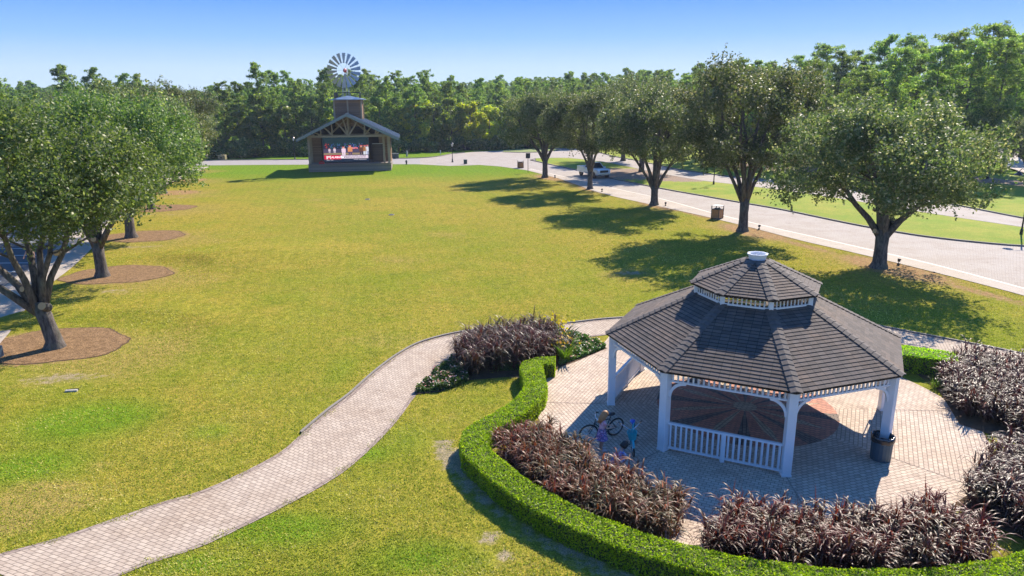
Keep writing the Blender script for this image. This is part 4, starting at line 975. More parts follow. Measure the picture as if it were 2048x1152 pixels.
# ------------------------------------------------------------------ bin with liner by the gazebo
GALV = simple('bin_metal', (.055,.105,.14), .5, .35, var=.2)
t = thing('rubbish_bin', 'ribbed grey metal bin with black bag liner beside the right gazebo post', 'bin', G(1760, 918))
b = MB(); n = 36; vs = []; prof = [(.27,.0),(.275,.02),(.29,.72),(.295,.74)]
for r_, z in prof: 
    for i in range(n): rr = r_+(.008 if i % 2 else 0); a = 2*math.pi*i/n; vs.append((rr*math.cos(a), rr*math.sin(a), z))
fs = [(j*n+i, j*n+(i+1) % n, (j+1)*n+(i+1) % n, (j+1)*n+i) for j in range(3) for i in range(n)]
b.add(vs, fs); b.lathe([(.27,.01),(.27,.012)], 36); b.build('body', GALV, t)
LIN = simple('liner_plastic', (.012,.013,.016), .22, spec=.8); b = MB(); rl_ = random.Random(3); n = 40; vs = []
for r_, z in [(.318,.60),(.325,.68),(.322,.78),(.295,.80),(.26,.70),(.2,.45),(.02,.40)]:
    for i in range(n): rr = r_+rl_.uniform(-.012,.012); a = 2*math.pi*i/n; vs.append((rr*math.cos(a), rr*math.sin(a), z+rl_.uniform(-.018,.018)))
b.add(vs, [(j*n+i, j*n+(i+1) % n, (j+1)*n+(i+1) % n, (j+1)*n+i) for j in range(6) for i in range(n)]); b.build('bag_liner', LIN, t, smooth=True)

# ------------------------------------------------------------------ wooden stage with windmill
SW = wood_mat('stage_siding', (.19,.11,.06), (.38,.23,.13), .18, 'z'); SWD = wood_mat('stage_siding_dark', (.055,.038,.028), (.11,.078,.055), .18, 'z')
SG = wood_mat('stage_grey_boards', (.22,.18,.14), (.38,.31,.24), .16, 'z'); TIM = simple('timber', (.36,.27,.17), .8, var=.35, scale=4)
DECK = wood_mat('stage_deck', (.22,.18,.15), (.34,.28,.23), .15, 'y'); TIN = simple('tin_roof', (.20,.24,.28), .38, .55, var=.12, scale=2); RUST = simple('tin_roof_green', (.20,.26,.25), .5, .3, var=.3, scale=3)
SA, SB = G(618, 344.5), G(783, 341); sc_ = ((SA[0]+SB[0])/2, (SA[1]+SB[1])/2); srz = math.atan2(SB[1]-SA[1], SB[0]-SA[0])
SWID = math.hypot(SB[0]-SA[0], SB[1]-SA[1])/2
st = thing('wooden_stage', 'open-fronted timber stage pavilion with metal gable roof at the far end of the lawn', 'stage', (*sc_, 0), srz)
hw, dp, dz = SWID, 8.5, 1.05; EZ, RZ, OH, FO = 4.75, 8.25, 1.35, 1.1
b = MB(); b.box((0, dp/2, dz/2), (2*hw, dp, dz)); b.build('stage_base', SG, st)
b = MB(); b.box((0, dp/2-.05, dz+.04), (2*hw+.1, dp+.3, .08)); b.build('deck', DECK, st)
sl = (RZ-EZ)/(hw+OH); zat = lambda x: RZ-abs(x)*sl
b = MB(); y0 = dp-1.2                                                # back wall with gable, side walls
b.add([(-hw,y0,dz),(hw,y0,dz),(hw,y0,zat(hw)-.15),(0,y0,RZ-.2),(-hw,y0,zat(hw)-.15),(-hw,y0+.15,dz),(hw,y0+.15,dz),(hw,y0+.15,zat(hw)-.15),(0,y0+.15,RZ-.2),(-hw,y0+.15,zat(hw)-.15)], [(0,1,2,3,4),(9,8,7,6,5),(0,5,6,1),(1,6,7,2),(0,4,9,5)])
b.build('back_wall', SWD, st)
for s_ in (-1, 1):
    b = MB(); b.box((s_*(hw-.1), dp/2+1.3, (dz+zat(hw)-.2)/2), (.14, dp-3.8, zat(hw)-.2-dz)); b.build('side_wall', SW, st)
    b = MB(); b.box((s_*(hw-.95), 2.7, (dz+5.0)/2+.1), (1.55, .12, 5.0-dz)); b.build('wing_wall', SW, st)
    b = MB()
    for yy in (.25, 2.6, 5.2): b.box((s_*(hw-.25), yy, (dz+zat(hw)-.3)/2+.05), (.34,.34,zat(hw)-.3-dz))
    if s_ > 0: b.box((s_*(hw-.95), .5, (dz+5.0)/2), (.3,.3,5.0-dz))
    b.build('timber_post', TIM, st)
for s_ in (-1, 1):                                                   # two roof slopes with seams
    b = MB(); a, c_ = (0, RZ), (s_*(hw+OH), EZ); th = .12
    b.add([(0,-FO,RZ),(c_[0],-FO,EZ),(c_[0],dp+.5,EZ),(0,dp+.5,RZ),(0,-FO,RZ-th),(c_[0],-FO,EZ-th),(c_[0],dp+.5,EZ-th),(0,dp+.5,RZ-th)], [(0,1,2,3),(7,6,5,4),(0,4,5,1),(1,5,6,2),(2,6,7,3)])
    for i in range(24):
        yy = -FO+.02+i*(dp+FO+.46)/23; b.bar((0, yy, RZ+.02), (c_[0], yy, EZ+.02), .035, .04)
    b.build('roof', TIN, st)
b = MB(); b.bar((0,-FO,RZ+.04), (0,dp+.5,RZ+.04), .3, .05); b.build('ridge_cap', TIN, st)
b = MB()
for s_ in (-1, 1): b.bar((0, -FO+.06, RZ-.27), (s_*(hw+OH-.05), -FO+.06, EZ-.27), .10, .24)
b.build('fascia_board', RUST, st)
b = MB(); BZ = 5.05; b.box((0, .12, BZ), (2*hw-.7, .26, .28)); b.build('tie_beam', TIM, st)
b = MB()                                                             # fan of rough struts in the gable
for (x0_, x1_) in [(-3.9,-4.9),(-3.9,-3.9),(-2.3,-3.4),(-2.3,-2.3),(-.1,-1.75),(0,0),(.1,1.5),(2.3,2.35),(2.3,3.4),(3.9,3.95),(3.9,4.6),(-.1,-.7)]:
    b.tube([(x0_, .12, BZ+.12), ((x0_+x1_)/2+.05, .12, (BZ+zat(x1_))/2), (x1_, .12, zat(x1_)-.28)], [.13,.11,.09], 6)
b.build('gable_struts', TIM, st)
b = MB()
for yy in (2.2, 4.5): b.box((0, yy, BZ), (2*hw-.5, .2, .25)); b.bar((0,yy,BZ),(0,yy,RZ-.3),.2,.2)
for s_ in (-1,1):
    for yy in (2.2,4.5): b.bar((s_*3.,yy,BZ),(0,yy,RZ-.5),.15,.15)
b.build('roof_truss', TIM, st)
b = MB(); b.box((-4.6, .9, 5.35), (.45,.5,.35)); b.build('loudspeaker', BLACK, st)
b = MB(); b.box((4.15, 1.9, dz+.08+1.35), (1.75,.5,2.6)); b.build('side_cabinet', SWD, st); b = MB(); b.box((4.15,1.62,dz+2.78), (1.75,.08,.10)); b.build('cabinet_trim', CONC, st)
b = MB(); b.box((-4.1, .55, dz+.14), (.75,.5,.22)); b.tube([(-4.45,.4,dz+.3),(-4.1,.5,dz+.42),(-3.75,.45,dz+.3)], .09, 6); rb = b.build('red_bag', simple('red_cloth', (.6,.03,.03), .7), None, loc=None)
rb.matrix_world = Matrix.Translation((*sc_, 0)) @ Matrix.Rotation(srz, 4, 'Z'); tag(rb, 'red bundle lying at the left front of the stage deck', 'bag')
# screen
scx, scw, sch, scz = -.55, 6.75, 3.95, dz+.16
b = MB(); b.box((scx, 1.45, scz+sch/2), (scw, .3, sch)); scr = b.build('video_screen', BLACK, None); scr.matrix_world = Matrix.Translation((*sc_, 0)) @ Matrix.Rotation(srz, 4, 'Z')
tag(scr, 'large lit video screen on the stage showing a ball game', 'screen')
SMAT, t_, sb, SN, SL = new_mat('screen_light'); va = SN.new('ShaderNodeVertexColor'); va.layer_name = 'img'; SL.new(va.outputs[0], sb.inputs['Emission Color']); sb.inputs['Emission Strength'].default_value = .5; sb.inputs['Specular IOR Level'].default_value = .05; sb.inputs['Base Color'].default_value = (.004,.004,.004,1); sb.inputs['Roughness'].default_value = .4
px = []; U = lambda u, v, w_, h_, c, z=0: px.append((u, v, w_, h_, c, z))
U(0,0,1,1,(.012,.025,.055)); U(.0,.62,1,.38,(.01,.03,.04),1)
U(.0,.335,1,.16,(.075,.06,.12),1); U(0,.27,1,.075,(.33,.24,.14),2)
ri = random.Random(4)
for (u, c) in [(.07,(.8,.08,.1)),(.2,(.08,.2,.5)),(.27,(.05,.1,.25)),(.35,(.1,.25,.55)),(.49,(.12,.35,.6)),(.63,(.1,.3,.6)),(.68,(.1,.25,.6)),(.81,(.1,.2,.5))]:
    for _ in range(10): U(u+ri.uniform(-.045,.045), .52+ri.uniform(0,.17), .018, .028, tuple(min(1, x*ri.uniform(.15,.9)) for x in c), 3)
for u in (.6,.65,.71,.92): 
    for _ in range(9): U(u+ri.uniform(-.04,.04), .49+ri.uniform(0,.05), .025, .025, (.85,.15*ri.uniform(.5,2),.25), 3)
def player(u, v, s, c1, c2, c3):
    U(u, v, .022*s, .10*s, c3, 4); U(u+.03*s, v, .022*s, .10*s, c3, 4); U(u-.008*s, v+.09*s, .068*s, .11*s, c1, 5); U(u+.008*s, v+.20*s, .034*s, .045*s, c2, 6); U(u+.004*s, v+.235*s, .042*s, .02*s, (.6,.08,.1), 7)
player(.115,.35,.7,(.75,.6,.7),(.5,.3,.2),(.6,.5,.6)); player(.225,.35,.8,(.8,.65,.75),(.5,.3,.2),(.7,.6,.7)); player(.41,.24,1.35,(.95,.7,.85),(.8,.4,.3),(.95,.75,.9)); player(.55,.25,1.5,(.75,.3,.12),(.7,.35,.25),(.1,.05,.15))
player(.80,.25,1.5,(.13,.05,.03),(.6,.3,.2),(.05,.04,.08)); player(.885,.27,1.4,(.4,.18,.05),(.5,.25,.2),(.8,.85,.95)); player(.95,.27,1.45,(.8,.85,.95),(.5,.3,.3),(.5,.55,.8))
U(.01,.10,.37,.155,(.78,.015,.06),8); U(.375,.125,.61,.125,(.86,.72,.82),8); U(.055,.11,.028,.12,(.95,.85,.9),9); U(.083,.17,.05,.055,(.95,.85,.9),9); U(.135,.11,.02,.13,(.95,.85,.9),9)
rr_ = random.Random(9)
for row, (u0, u1) in ((.205,(.405,.93)), (.155,(.405,.91))):
    u = u0
    while u < u1: w_ = rr_.uniform(.008,.022); U(u, row, w_, .028, (.10,.07,.14), 9); u += w_+(.006 if rr_.random() < .8 else .018)
for (u0, u1, v) in ((.06,.12,.055),(.15,.20,.06),(.66,.76,.075),(.78,.93,.07)):
    u = u0
    while u < u1: w_ = rr_.uniform(.006,.016); U(u, v, w_, .022, (.7,.65,.7), 9); u += w_+.005
b = MB(); cols = []
for (u, v, w_, h_, c, z) in px:
    u1, v1 = min(1, u+w_), min(1, v+h_); u = max(0, u); y = 1.292-z*.003
    x0_, x1_ = scx-scw/2+.12+u*(scw-.24), scx-scw/2+.12+u1*(scw-.24); z0_, z1_ = scz+.1+v*(sch-.2), scz+.1+v1*(sch-.2)
    b.add([(x0_,y,z0_),(x1_,y,z0_),(x1_,y,z1_),(x0_,y,z1_)], [(0,1,2,3)]); cols += [c]*4
so = b.build('screen_image', SMAT, scr); ca = so.data.color_attributes.new('img', 'FLOAT_COLOR', 'CORNER'); ca.data.foreach_set('color', [q for c in cols for q in (*c, 1)])
tc = bpy.data.curves.new('banner_text', 'FONT'); tc.body = 'ALABAMA'; tc.size = .40; tc.extrude = .004; tc.align_x = 'LEFT'
to = bpy.data.objects.new('banner_text', tc); COL.objects.link(to)
EM, _, eb, _, _ = new_mat('text_light'); eb.inputs['Emission Color'].default_value = (.95,.85,.9,1); eb.inputs['Emission Strength'].default_value = .85
dg = bpy.context.evaluated_depsgraph_get(); tm = bpy.data.meshes.new_from_object(to.evaluated_get(dg)); bpy.data.objects.remove(to); tm.materials.clear(); tm.materials.append(EM)
tx = bpy.data.objects.new('banner_text', tm); COL.objects.link(tx); tx.parent = so; tx.rotation_euler.x = R(90); tx.location = (scx-scw/2+.12+.165*(scw-.24), 1.255, scz+.1+.145*(sch-.2))
# louvred tower on the roof
TY = 4.3; TW = 1.95
b = MB(); b.box((0, TY, 8.3), (2*TW, 2*TW, 3.9)); tw = b.build('tower', SW, st)
for s_ in (-1, 1):
    b = MB()
    for i in range(9): b.box((s_*.88, TY-TW-.03, 8.05+i*.2), (1.45, .10, .05))
    b.build('louvre', simple('louvre_wood', (.16,.12,.11), .8, var=.2), st)
b = MB()
for x in (-TW, 0, TW): b.box((x, TY-TW-.04, 8.55), (.22,.14,3.1))
for x in (-TW, TW): b.box((x, TY+TW, 8.55), (.24,.24,3.1))
b.build('tower_trim', TIM, st)
b = MB(); e = TW+.55; zt = 10.2; q = [(-e,TY-e,zt),(e,TY-e,zt),(e,TY+e,zt),(-e,TY+e,zt),(0,TY,zt+.55)]; q2 = [(x, y, zt-.09) for x, y, z in q[:4]]
b.add(q+q2, [(0,1,4),(1,2,4),(2,3,4),(3,0,4),(0,5,6,1),(1,6,7,2),(2,7,8,3),(3,8,5,0),(8,7,6,5)]); b.build('tower_roof', TIN, st)
b = MB()
for x in (-1.75, 1.75):
    for y in (-1.6, 1.6): b.box((x, TY+y, 10.75), (.28 if x < 0 else .12,.16,.75))
for y in (-1.6, 1.6): b.box((0, TY+y, 11.15), (3.7,.12,.12))
for x in (-1.75, 1.75): b.box((x, TY, 11.15), (.1,3.1,.1))
b.build('platform_rail', simple('dark_iron', (.035,.04,.045), .6), st)
wm = thing('windmill', 'large grey bladed farm windmill wheel standing on the stage tower', 'windmill', (0,0,0))
c_, s_ = math.cos(srz), math.sin(srz); wm.location = (sc_[0]-s_*TY+c_*(-.25), sc_[1]+c_*TY+s_*(-.25), 10.6); wm.rotation_euler.z = srz-.12
STEEL = simple('galvanised_blade', (.38,.40,.42), .42, .55, var=.25, scale=3); WRED = simple('red_hub', (.45,.03,.04), .5)
HZ = 3.72; b = MB()
for sx in (-1, 1):
    for sy in (-1, 1): b.bar((sx*.55, sy*.55, -.1), (sx*.09, sy*.09, HZ-.5), .06, .06)
for z in (.7, 1.5, 2.3): r_ = .55*(1-z/(HZ+.6)); [b.bar((x0*r_, y0*r_, z), (x1*r_, y1*r_, z), .03, .03) for (x0,y0,x1,y1) in ((-1,-1,1,-1),(1,-1,1,1),(1,1,-1,1),(-1,1,-1,-1))]
b.tube([(0,0,0),(0,0,HZ)], .05, 8); b.build('mast', STEEL, wm)
b = MB(); b.ball((0,.1,HZ), .32, sc=(.8,1.4,1)); b.tube([(0,-.7,HZ),(0,.4,HZ)], .1, 10); b.build('gearbox', WRED, wm, smooth=True)
for k in range(18):
    a = 2*math.pi*(k+.35)/18; bl = MB(); ux, uz = math.cos(a), math.sin(a); tx_, tz = -uz, ux; v = []
    for (r_, hw_, ) in ((1.02, .10), (1.75, .20), (2.45, .28)):
        for s2 in (-1, 0, 1): v.append((ux*r_+tx_*hw_*s2, -.62+s2*hw_*.42+(.035 if s2 == 0 else 0), HZ+uz*r_+tz*hw_*s2))
    v2 = [(x, y+.02, z) for x, y, z in v]; n = 9
    bl.add(v+v2, [(0,1,4,3),(1,2,5,4),(3,4,7,6),(4,5,8,7)]+[(n+0,n+3,n+4,n+1),(n+1,n+4,n+5,n+2),(n+3,n+6,n+7,n+4),(n+4,n+7,n+8,n+5)]+[(0,3,n+3,n),(3,6,n+6,n+3),(2,n+2,n+5,5),(5,n+5,n+8,8),(6,7,n+7,n+6),(7,8,n+8,n+7),(1,0,n,n+1),(2,1,n+1,n+2)])
    bl.build('blade', STEEL, wm)
b = MB()
for r_ in (1.12, 2.1): b.torus((0,-.60,HZ), r_, .018, n=36, k=5)
for k in range(6): a = 2*math.pi*k/6; b.bar((0,-.62,HZ), (2.1*math.cos(a), -.6, HZ+2.1*math.sin(a)), .025, .025)
b.build('wheel_rim', STEEL, wm)
b = MB(); b.bar((0,.3,HZ),(0.05,1.4,HZ),.05,.05); b.add([(0,1.1,HZ-.2),(.02,2.1,HZ-.45),(.02,2.1,HZ+.5),(0,1.1,HZ+.2),(.03,1.1,HZ-.2),(.05,2.1,HZ-.45),(.05,2.1,HZ+.5),(.03,1.1,HZ+.2)], [(0,1,2,3),(7,6,5,4),(0,4,5,1),(2,6,7,3),(1,5,6,2),(0,3,7,4)]); b.build('tail_vane', STEEL, wm)

# ------------------------------------------------------------------ pickup truck
PNT, _, pb, _, _ = new_mat('truck_paint'); pb.inputs['Base Color'].default_value = (.62,.68,.72,1); pb.inputs['Roughness'].default_value = .22; pb.inputs['Metallic'].default_value = .1; pb.inputs['Coat Weight'].default_value = .6
GLS, _, gbs, _, _ = new_mat('truck_glass'); gbs.inputs['Base Color'].default_value = (.02,.025,.03,1); gbs.inputs['Roughness'].default_value = .06; gbs.inputs['Specular IOR Level'].default_value = .9
LGT, _, lb, _, _ = new_mat('lamp_lens'); lb.inputs['Base Color'].default_value = (.8,.8,.8,1); lb.inputs['Roughness'].default_value = .1
def loft(b, secs):
    """closed skin through same-length rings of points"""
    n = len(secs[0]); vs = [p for s in secs for p in s]; fs = []
    for i in range(len(secs)-1):
        for k in range(n): fs.append((i*n+k, i*n+(k+1) % n, (i+1)*n+(k+1) % n, (i+1)*n+k))
    fs.append(tuple(range(n-1,-1,-1))); fs.append(tuple((len(secs)-1)*n+k for k in range(n))); return b.add(vs, fs)
p0 = np.array(G(1166, 352)); p1 = np.array(G(1209, 359.5)); tcn = np.array(G(1187, 353.5)); tang = math.atan2(-.935, .355)
tr = thing('pickup_truck', 'silver-blue four-door pickup truck parked on the road behind an oak trunk', 'pickup truck', (tcn[0], tcn[1], .03), tang)   # +x is forward
def ring(x, hw_, z0, z1, tuck=.06): return [(x,-hw_+tuck,z0),(x,hw_-tuck,z0),(x,hw_,z0+.25),(x,hw_,z1-.12),(x,hw_-.07,z1),(x,-hw_+.07,z1),(x,-hw_,z1-.12),(x,-hw_,z0+.25)]
b = MB(); loft(b, [ring(2.95,.86,.55,.98), ring(2.85,.95,.45,1.12), ring(2.5,1.0,.42,1.20), ring(1.45,1.02,.42,1.27), ring(1.1,1.02,.42,1.22), ring(-.75,1.02,.42,1.22)])
b.build('body', PNT, tr, bevel=.02)
b = MB()
for s_ in (-1,1): b.box((-1.85, s_*.97, .88), (2.15,.12,.78))
b.box((-2.9,0,.88),(.09,2.0,.74)); b.box((-1.85,0,.60),(2.2,1.9,.12)); b.build('truck_bed', PNT, tr, bevel=.02)
def cab(x, hw_, z): return [(x,-hw_,z),(x,hw_,z)]
b = MB(); lo = [(1.22,.90,1.18),(1.22,-.90,1.18),(-.78,-.90,1.18),(-.78,.90,1.18)]; hi = [(.38,.70,1.86),(.38,-.70,1.86),(-.58,-.70,1.86),(-.58,.70,1.86)]
b.add(lo+hi, [(3,2,1,0),(4,5,6,7),(0,1,5,4),(1,2,6,5),(2,3,7,6),(3,0,4,7)]); b.build('windows', GLS, tr, bevel=.03)
b = MB(); b.box((-.1,0,1.89),(1.15,1.42,.06))
for s_ in (-1,1):
    b.bar((1.24,s_*.92,1.18),(.40,s_*.71,1.88),.07,.06); b.bar((-.80,s_*.92,1.18),(-.60,s_*.71,1.88),.14,.06); b.bar((.22,s_*.915,1.18),(.15,s_*.72,1.88),.07,.05)
b.build('roof', PNT, tr, bevel=.015)
b = MB(); b.box((2.94,0,.93),(.10,1.15,.30)); b.build('grille', BLACK, tr); b = MB(); b.box((2.98,0,.62),(.14,1.7,.16)); b.build('bumper', CHROME, tr, bevel=.02)
for s_ in (-1,1):
    b = MB(); b.box((2.90,s_*.74,.95),(.14,.26,.24)); b.build('headlight', LGT, tr, bevel=.02); b = MB(); b.box((.95,s_*1.12,1.30),(.12,.22,.18)); b.build('mirror', PNT, tr)
    for x in (1.95,-1.85):
        w_ = MB(); w_.torus((x,s_*.92,.40), .29, .115, n=24, k=8); wo = w_.build('wheel', RUBBER, tr, smooth=True)
        r2 = MB(); r2.tube([(x,s_*.86,.40),(x,s_*1.01,.40)], .22, 16); r2.build('rim', CHROME, wo)
        a_ = MB(); a_.tube([(x,s_*.80,.44),(x,s_*1.025,.44)], .45, 20); a_.build('wheel_arch', BLACK, tr)

# ------------------------------------------------------------------ litter bins, lamps, sign, boxes
SLAT = wood_mat('bin_slats', (.30,.13,.05), (.46,.23,.09), .11, 'x'); BRNZ = simple('bronze_metal', (.045,.035,.03), .5, .3)
def slat_bin(name, label, loc, rz):
    t = thing(name, label, 'litter bin', loc, rz, 'slatted litter bins'); b = MB()
    for x in (-.36,.36):
        for y in (-.36,.36): b.box((x,y,.56),(.055,.055,1.12))
    b.box((0,0,.05),(.75,.75,.05)); b.box((0,0,.84),(.77,.77,.05)); b.build('frame', BRNZ, t)
    for (dx, dy, w1, w2) in ((0,-.345,.66,.03),(0,.345,.66,.03),(-.345,0,.03,.66),(.345,0,.03,.66)):
        b = MB(); n = 6
        for i in range(n):
            o_ = -.275+.11*i; b.box((dx+(o_ if w1 > .1 else 0), dy+(o_ if w2 > .1 else 0), .44),(.095 if w1 > .1 else .03,.095 if w2 > .1 else .03,.74))
        b.build('slat_panel', simple('slat_wood', (.40,.19,.07), .6, var=.3, scale=8), t)
    b = MB(); b.prism([(-.42,-.42),(.42,-.42),(.42,.42),(-.42,.42)], 1.12, 1.16); b.build('canopy', simple('bin_top', (.50,.46,.42), .6), t); b = MB(); b.lathe([(.24,.86),(.26,.92),(.05,.92)], 16); b.build('liner_rim', BLACK, t); return t
sb1 = slat_bin('litter_bin', 'orange-brown slatted litter bin with flat canopy by the road, between two near oaks', G(1434,437), .75)
slat_bin('litter_bin', 'far slatted litter bin on the lawn edge beside the black-backed sign', G(1041,336), .25)
t = thing('road_sign', 'black-backed square sign on a thin post at the far lawn corner', 'sign', G(1056,345)); b = MB(); b.tube([(0,0,0),(0,0,2.6)], .04, 8); b.build('post', BLACK, t); b = MB(); b.box((0,-.05,2.35),(.62,.04,.72)); b.build('sign_panel', simple('sign_back', (.03,.035,.06), .5), t, bevel=.01)
LGL, _, ll, _, _ = new_mat('lantern_glass'); ll.inputs['Base Color'].default_value = (.5,.48,.42,1); ll.inputs['Roughness'].default_value = .3
def lamp(label, loc, H=3.9, arms=1, rz=0.):
    t = thing('street_lamp', label, 'street lamp', loc, rz, 'black lamp posts'); b = MB(); b.lathe([(.17,0),(.17,.12),(.11,.2),(.10,.55),(.06,.62),(.045,H-.2),(.06,H-.15)], 10); b.build('post', BLACK, t)
    if arms == 1:
        b = MB(); b.lathe([(.11,H-.15),(.20,H+.3),(.2,H+.32)], 8); b.build('lantern', LGL, t); b = MB(); b.lathe([(.25,H+.32),(.14,H+.44),(.03,H+.56),(.02,H+.66)], 8); b.build('cap', BLACK, t)
    else:
        for s_ in (-1,1):
            b = MB(); b.tube([(0,0,H-.3),(s_*.3,0,H+.1),(s_*.65,0,H+.15),(s_*.8,0,H-.05)], .03, 7); b.build('arm', BLACK, t); b = MB(); b.lathe([(.06,0),(.12,-.08),(.33,-.28),(.33,-.31),(.1,-.31)], 14, (s_*.8,0,H-.03)); b.build('lamp_shade', BLACK, t)
    return t
lamp('black lamp post on the lawn edge right of the stage', G(905,324.5), 2.7)
lamp('black lamp post left of the stage across the far road', G(590,317.5), 3.3)
lamp('black lamp post on the median between two oaks', G(1427,372), 4.3, 2, .3)
lamp('twin-arm black lamp post on the median at the right edge', G(2041,474), 4.9, 2, -.45)
b0 = None
for i, (px_, py_, lb) in enumerate([(1797,529,'nearest oak'),(1518,459,'second oak by the litter bin'),(1331,412,'third oak with fanned limbs'),(1204,384,'oak in front of the truck'),(1110,356,'farthest roadside oak')]):
    if b0 is None:
        t = thing('ground_spotlight', 'small black spotlight on a stake beside the '+lb, 'spotlight', G(px_, py_), .6, 'tree uplights'); b = MB(); b.tube([(0,0,-.05),(0,0,.18)], .025, 6); b.box((0,0,.05),(.16,.12,.10)); b.build('stake', BLACK, t); b = MB(); b.tube([(-.02,0,.18),(.04,0,.36)], [.07,.11], 10); b.build('lamp_head', BLACK, t); b0 = t
    else: dup(b0, G(px_, py_), i*.8, 'small black spotlight on a stake beside the '+lb)
def obj1(name, label, cat, loc, build, rz=0.):
    o = build; o.location = (loc[0], loc[1], 0); o.rotation_euler.z = rz; return tag(o, label, cat)
UG = simple('utility_green', (.06,.085,.07), .6); t = thing('utility_box', 'low green transformer box on the verge right of the stage', 'utility box', G(787,317), srz); b = MB(); b.box((0,0,.42),(1.9,1.2,.8)); b.build('cabinet', UG, t, bevel=.04); b = MB(); b.box((0,0,.86),(2.0,1.3,.07)); b.build('lid', UG, t, bevel=.02)
t = thing('marker_post', 'pale rounded marker post on the verge right of the transformer', 'post', G(814,313)); b = MB(); b.lathe([(.18,0),(.17,.8),(.13,1.0),(.04,1.06)], 12); b.build('post', CONC, t)
t = thing('marker_post', 'thin white marker post on the verge before the yellow trees', 'post', G(881,309)); b = MB(); b.lathe([(.06,0),(.06,.8),(.02,.84)], 8); b.build('post', WHITE, t)
t = thing('fire_hydrant', 'small dark hydrant on the lawn just right of the stage', 'hydrant', G(813,329)); b = MB(); b.lathe([(.17,0),(.17,.06),(.11,.1),(.11,.5),(.14,.54),(.12,.66),(.03,.74)], 12); b.tube([(-.2,0,.42),(.2,0,.42)], .06, 8); b.build('hydrant_body', simple('hydrant_paint', (.05,.05,.06), .5), t, smooth=True)
t = thing('utility_box', 'small green box on the far lawn edge right of the lamp post', 'utility box', G(931,328)); b = MB(); b.box((0,0,.33),(.55,.5,.66)); b.build('cabinet', UG, t, bevel=.05); b = MB(); b.box((0,0,.68),(.6,.55,.05)); b.build('lid', UG, t)
t = thing('utility_box', 'yellowish box on the verge by the woods, left of the stage', 'utility box', G(445,320)); b = MB(); b.box((0,0,.45),(1.3,.9,.9)); b.build('cabinet', simple('box_tan', (.25,.21,.10), .7), t, bevel=.05); b = MB(); b.box((0,-.47,.45),(.3,.03,.3)); b.build('hatch', BLACK, t)
for (q, lb) in (((735,399),'dark valve cover in the lawn, farther of two'),((783,430),'dark valve cover in the lawn, nearer of two')):
    t = thing('valve_cover', lb, 'cover', G(*q)); b = MB(); b.lathe([(.26,0),(.26,.05),(.22,.055)], 16); b.build('frame', CONC, t); b = MB(); b.lathe([(.21,.05),(.21,.07),(.02,.07)], 16); b.build('lid', BLACK, t)
t = thing('drain_cover', 'narrow pale drain kerb set in the lawn at lower left', 'cover', G(143,783), .12); b = MB(); b.box((0,0,.03),(.42,.10,.07)); b.build('frame', CONC, t); b = MB(); b.box((0,.12,.02),(.40,.12,.05)); b.build('grate', BLACK, t)
t = thing('utility_box', 'blue-grey box at the left edge beside the mulch ring', 'utility box', (G(-3,714)[0], G(-3,714)[1])); b = MB(); b.box((0,0,.24),(.3,.3,.48)); b.build('cabinet', simple('box_blue', (.05,.09,.13), .5), t, bevel=.02); b = MB(); b.box((.14,-.165,.24),(.025,.02,.44)); b.build('corner_strip', WHITE, t)

